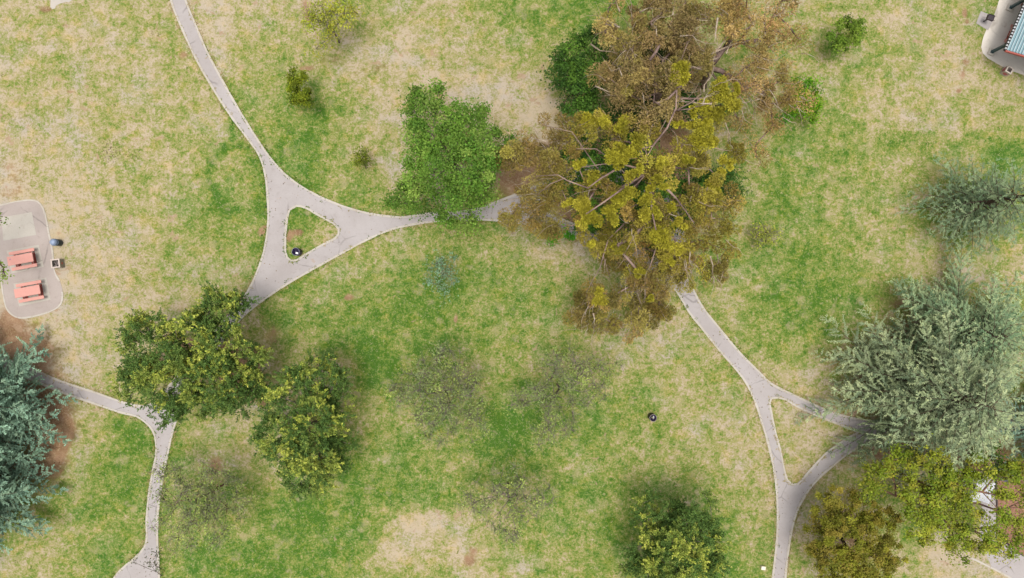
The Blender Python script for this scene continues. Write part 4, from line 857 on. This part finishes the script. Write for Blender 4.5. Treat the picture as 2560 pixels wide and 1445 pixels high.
# yellow tipped evergreens
OLD = [(72, 96, 42), (56, 80, 38), (88, 110, 50), (64, 88, 42)]; YNG = [(176, 182, 78), (192, 190, 92), (156, 168, 66), (146, 160, 62)]
EG = 'evergreens with yellow-green tips'
TA = [(550, 790, 6, 58), (585, 775, 5, 36), (480, 860, 7, 80), (385, 865, 6, 72), (335, 815, 4.6, 36), (335, 930, 5, 42), (430, 950, 6.5, 80), (535, 950, 6.5, 80), (615, 930, 5, 44), (600, 1000, 4, 40), (420, 1020, 4.4, 40), (335, 965, 4, 34), (555, 870, 7, 55), (480, 1010, 5, 40), (520, 800, 6, 40), (645, 900, 5, 32), (640, 965, 4.6, 30)]
sprayed('evergreen_tree', 'largest yellow-tipped evergreen, hiding the fork of the left path', TA, OLD, YNG, seed=41, group=EG, yfrac=.56)
TB = [(790, 935, 5, 52), (735, 985, 6, 58), (835, 965, 4.6, 42), (780, 1060, 6, 72), (845, 1080, 4, 36), (715, 1105, 6, 50), (780, 1145, 6, 64), (830, 1160, 4, 38), (745, 1195, 5.4, 38), (672, 1090, 4, 30), (690, 1020, 4.6, 36), (770, 1220, 4.4, 20), (858, 1015, 4.8, 32), (850, 1125, 4.4, 34), (800, 1190, 4.6, 28)]
sprayed('evergreen_tree', 'tall narrow yellow-tipped evergreen right of the largest one', TB, OLD, YNG, seed=42, group=EG, yfrac=.56)
TC = [(1640, 1290, 5, 48), (1740, 1285, 5, 44), (1690, 1350, 7, 76), (1620, 1380, 5, 50), (1765, 1370, 5, 46), (1690, 1430, 7, 74), (1780, 1430, 5, 36), (1605, 1435, 4, 38), (1690, 1500, 6, 70)]
sprayed('evergreen_tree', 'round yellow-tipped evergreen cut by the bottom edge', TC, OLD, YNG, seed=43, group=EG, yfrac=.52)

# conifers
CED = [(122, 134, 102), (104, 120, 92), (136, 146, 112), (88, 104, 78)]; CT = [(166, 174, 126), (148, 162, 118)]
CG = 'grey-green cedars'
conifer('cedar_tree', 'largest grey-green cedar spreading over the right path junction', (2246, 960), 11.0, 7.5, CED, seed=51, nb=150, group=CG, tipc=CT)
conifer('cedar_tree', 'grey-green cedar with a star shaped top standing above the largest cedar', (2345, 825), 7.8, 6.3, [(104, 126, 94), (86, 110, 80), (120, 138, 102)], seed=52, nb=86, group=CG, tipc=CT, gap=.2)
conifer('cedar_tree', 'bluish cedar at the right edge below the largest cedar', (2585, 1070), 8.0, 4.6, [(104, 130, 112), (88, 114, 98), (124, 148, 128)], seed=53, nb=80, group=CG)
conifer('cedar_tree', 'thin lone grey-green cedar at the upper right edge', (2388, 520), 9.0, 4.1, [(108, 126, 92), (92, 112, 84), (126, 140, 104)], seed=54, nb=80, group=CG, gap=.26, w=.05)
SPR = [(100, 124, 102), (84, 108, 90), (118, 140, 116), (72, 94, 78)]; SG = 'blue-grey spruces at the left edge'
conifer('spruce_tree', 'blue-grey spruce at the left edge beside the path', (14, 992), 9.5, 5.6, SPR, seed=55, k=.68, nb=120, gap=.16, group=SG, tipc=[(128, 156, 132), (112, 142, 122)], w=.08)
conifer('spruce_tree', 'lower blue-grey spruce at the left edge', (-6, 1205), 9.0, 5.4, SPR, seed=56, k=.68, nb=112, gap=.16, group=SG, tipc=[(128, 156, 132), (112, 142, 122)], w=.08)

# nearly bare trees
SP = [(136, 154, 74), (112, 134, 64), (100, 120, 72), (122, 144, 68), (96, 114, 70)]; BG = 'nearly bare trees on the lower lawn'
def sparse(lobes, label, seed, **kw):
    return broadleaf('bare_tree', label, lobes, SP, dens=8, k=.62, per=int(kw.pop('per', 17) * 2.7), size=.16, spread=.34, seed=seed, group=BG, trunk=.075, twig=9, tip=.006, zmin=-.6, inner=.2, bark=kw.pop('bark', M_TWIG), wl=.5, upb=.7, clcol=[(150, 160, 80), (108, 122, 68), (98, 108, 70), (116, 126, 74), (104, 112, 78)], **kw)
sparse([(1105, 925, 5, 65), (1040, 985, 5, 65), (1150, 1000, 5, 65), (1090, 1055, 5, 60), (1190, 1060, 4, 40), (985, 985, 4, 30), (1190, 960, 4.4, 36)], 'nearly bare tree right of the narrow evergreen', 61)
sparse([(1400, 930, 5, 60), (1335, 985, 5, 50), (1460, 965, 5, 65), (1390, 1045, 5, 60), (1510, 925, 4, 36), (1300, 1010, 4, 30), (1350, 1090, 4, 30)], 'nearly bare tree in the centre of the lower lawn, left of the lone barrel', 62, per=14)
sparse([(1275, 1195, 5, 50), (1210, 1250, 5, 50), (1320, 1265, 5, 55), (1265, 1315, 5, 50), (1160, 1250, 4, 26), (1370, 1240, 4, 26)], 'faintest nearly bare tree, lowest of those on the open lawn', 63, per=11)
sparse([(430, 1205, 4.6, 45), (480, 1270, 5, 65), (560, 1200, 4.6, 45), (545, 1290, 5, 60), (455, 1335, 4.6, 42), (595, 1260, 4, 36), (405, 1180, 4, 24), (415, 1260, 4.4, 30), (500, 1200, 5, 50), (400, 1310, 4, 24)], 'nearly bare tree with reddish limbs shading the lower left path', 64, bark=M_REDBARK, per=15)
broadleaf('sapling', 'dark-leaved sapling arching over the bottom end of the left path', [(385, 1395, 2.2, 18), (365, 1405, 2, 14), (345, 1405, 1.8, 11), (395, 1425, 2.2, 14), (400, 1380, 2, 8)], [(70, 78, 50), (92, 98, 60), (54, 62, 44)], dens=14, per=11, size=.17, spread=.2, seed=65, cat='sapling', k=.42, trunk=.03, base=(405, 1440), wl=.4, bark=M_TWIG)

# bottom right
broadleaf('bronze_tree', 'round bronze and olive tree at the bottom right', [(2070, 1290, 4, 44), (2105, 1250, 4.4, 40), (2170, 1285, 4, 34), (2045, 1350, 4, 34), (2110, 1345, 5.5, 56), (2180, 1335, 5, 50), (2215, 1295, 4, 30), (2090, 1410, 5, 56), (2175, 1410, 5, 60), (2225, 1385, 4, 34), (2130, 1460, 4.6, 60)], [(122, 112, 34), (140, 126, 42), (94, 92, 28), (126, 126, 36), (148, 128, 54)], dens=19, per=130, size=0.13, spread=0.17, seed=71, cat='tree', k=0.47, trunk=.16, clcol=[(134, 122, 46), (112, 122, 32), (134, 140, 42), (94, 94, 34), (142, 128, 58), (88, 100, 28)])
R2 = [(2200, 1190, 6, 40), (2255, 1165, 6.5, 44), (2165, 1222, 5, 24), (2330, 1190, 7.5, 58), (2295, 1245, 7, 52), (2395, 1215, 7.5, 48), (2385, 1290, 7, 54), (2310, 1315, 6, 44), (2440, 1320, 6.5, 44), (2480, 1355, 6, 36), (2405, 1365, 5.5, 38), (2515, 1205, 6, 40), (2552, 1235, 6, 30), (2350, 1250, 7.5, 50), (2540, 1340, 5, 18), (2510, 1300, 5, 14), (2440, 1170, 7, 36), (2500, 1290, 6.5, 22), (2520, 1370, 5, 26), (2550, 1290, 5.5, 24), (2540, 1180, 6, 30)]
broadleaf('sycamore_tree', 'large yellow-green tree over the white cart and the play area', R2, [(132, 150, 38), (112, 136, 34), (158, 166, 54), (90, 116, 30), (168, 160, 58)], dens=11.5, per=115, size=0.15, spread=0.26, seed=72, k=0.42, trunk=.24, wl=.7, twig=2, bark=M_REDBARK)
broadleaf('understorey_tree', 'dark green low tree between the largest cedar and the yellow-green tree', [(2455, 1125, 3, 32), (2480, 1160, 3, 26), (2500, 1175, 3, 20), (2280, 1140, 3, 26)], [(70, 106, 30), (92, 124, 36), (52, 84, 28)], dens=14, per=80, size=.16, spread=.26, seed=73, k=.42, trunk=.08)
broadleaf('street_tree', 'leafy tree whose branch tips reach in over the picnic terrace from the left', [(-2, 545, 4, 12), (-4, 530, 4, 11), (4, 660, 4, 11), (2, 690, 4, 13), (-40, 540, 4, 20), (-50, 670, 4, 24), (-90, 610, 5, 36)], [(112, 140, 40), (90, 120, 34), (140, 158, 56)], dens=8, per=34, size=.15, spread=.2, seed=74, k=.44, trunk=.12, base=(-170, 640))

# ------------------------------------------------------------------ turf creeping over the kerbs, and tufts in the lawn
rs = np.random.RandomState(99)
KP = np.array([[p[0], p[1]] for p in KERB_PTS]); KP = KP[(abs(KP[:, 0]) < 46) & (abs(KP[:, 1]) < 28)]
idx = rs.randint(0, len(KP), 5200); T1_ = KP[idx] + rs.randn(len(idx), 2) * .11
T2_ = np.stack([rs.uniform(-44, 44, 600), rs.uniform(-26, 26, 600)], 1)
TT = np.concatenate([T1_, T2_])
# keep lawn tufts off the paving
poly = np.array([[p[0], p[1]] for p in outer])
def inside(P, poly):
    c = np.zeros(len(P), bool); x, y = P[:, 0], P[:, 1]; n = len(poly)
    for i in range(n):
        x0, y0 = poly[i]; x1, y1 = poly[(i + 1) % n]
        if y0 == y1: continue
        m_ = ((y0 > y) != (y1 > y)); c ^= m_ & (x < (x1 - x0) * (y - y0) / (y1 - y0) + x0)
    return c
ins = inside(TT, poly)
for hh in holes: ins &= ~inside(TT, np.array([[p[0], p[1]] for p in hh]))
for q in (pad, catmull(gp(PAV), .5)): ins |= inside(TT, np.array([[p[0], p[1]] for p in q]))
ins |= (TT[:, 0] > 36.5) & (TT[:, 1] < -13.5)
ins[:len(T1_)] &= rs.rand(len(T1_)) > .22
TT = TT[~ins]; n = len(TT)
gq = -.12 + greenness(TT[:, 0] * PPM + 1280, -TT[:, 1] * PPM + 722.5) + rs.randn(n) * .22 + (vnoise(TT[:, 0] * 1.1, TT[:, 1] * 1.1) - .5) * .6
stops = np.array([0, .22, .42, .62, .82, 1.1]); cs = np.array([lin(200, 180, 140, K), lin(186, 170, 118, K), lin(158, 156, 84, K), lin(122, 142, 56, K), lin(88, 122, 36, K), lin(62, 104, 30, K)])
cq = np.stack([np.interp(gq, stops, cs[:, i]) for i in range(3)], 1) * rs.uniform(.9, 1.2, (n, 1))
bl = 5; bi = np.repeat(np.arange(n), bl); a_ = rs.uniform(0, 2 * PI, n * bl); d = np.stack([np.cos(a_), np.sin(a_), rs.uniform(.02, .22, n * bl)], 1)
P = np.concatenate([TT[bi] + rs.randn(n * bl, 2) * .05, np.full((n * bl, 1), .02)], 1)
L = rs.uniform(.07, .2, n * bl); V = leaves(P, d, unit(np.stack([-d[:, 0], -d[:, 1], np.full(len(d), 2.5)], 1)), L, L * .34)
tag(quads_obj('grass', V, cq[bi], leaf_mat('grass_blades', .2, .8, .1)), 'grass tufts growing over the lawn and the path edges', 'grass', kind='stuff')

# ------------------------------------------------------------------ fallen leaves under the crowns and along the paths
rs = np.random.RandomState(123)
sp_ = [(1330, 560, 90), (1500, 620, 90), (1620, 700, 80), (1700, 640, 60), (1260, 540, 40), (450, 1000, 120), (600, 820, 70), (385, 1180, 60), (380, 1400, 50), (2160, 1090, 90), (2080, 1030, 60), (1130, 545, 70), (2480, 1350, 90), (1690, 1240, 80), (140, 950, 80), (120, 1150, 80), (680, 470, 200), (1850, 930, 120), (1960, 1300, 160), (1520, 800, 90)]
Q = []
for x, y, r in sp_:
    k_ = int(r * 1.3); Q.append(np.stack([(x + rs.randn(k_) * r * .6 - 1280) / PPM, -(y + rs.randn(k_) * r * .6 - 722.5) / PPM, np.full(k_, .045)], 1))
Q = np.concatenate(Q); n = len(Q); a_ = rs.uniform(0, 2 * PI, n); d = np.stack([np.cos(a_), np.sin(a_), rs.randn(n) * .15], 1); L = rs.uniform(.05, .13, n)
V = leaves(Q, d, unit(np.array([0, 0, 1.]) + rs.randn(n, 3) * .25), L, L * .5)
tag(quads_obj('leaf_litter', V, pal(rs, n, [(140, 104, 66), (112, 84, 58), (170, 134, 84), (96, 78, 56)], .32, .2), M_LEAF), 'scattered brown fallen leaves under the trees and on the paths', 'fallen leaves', kind='stuff')
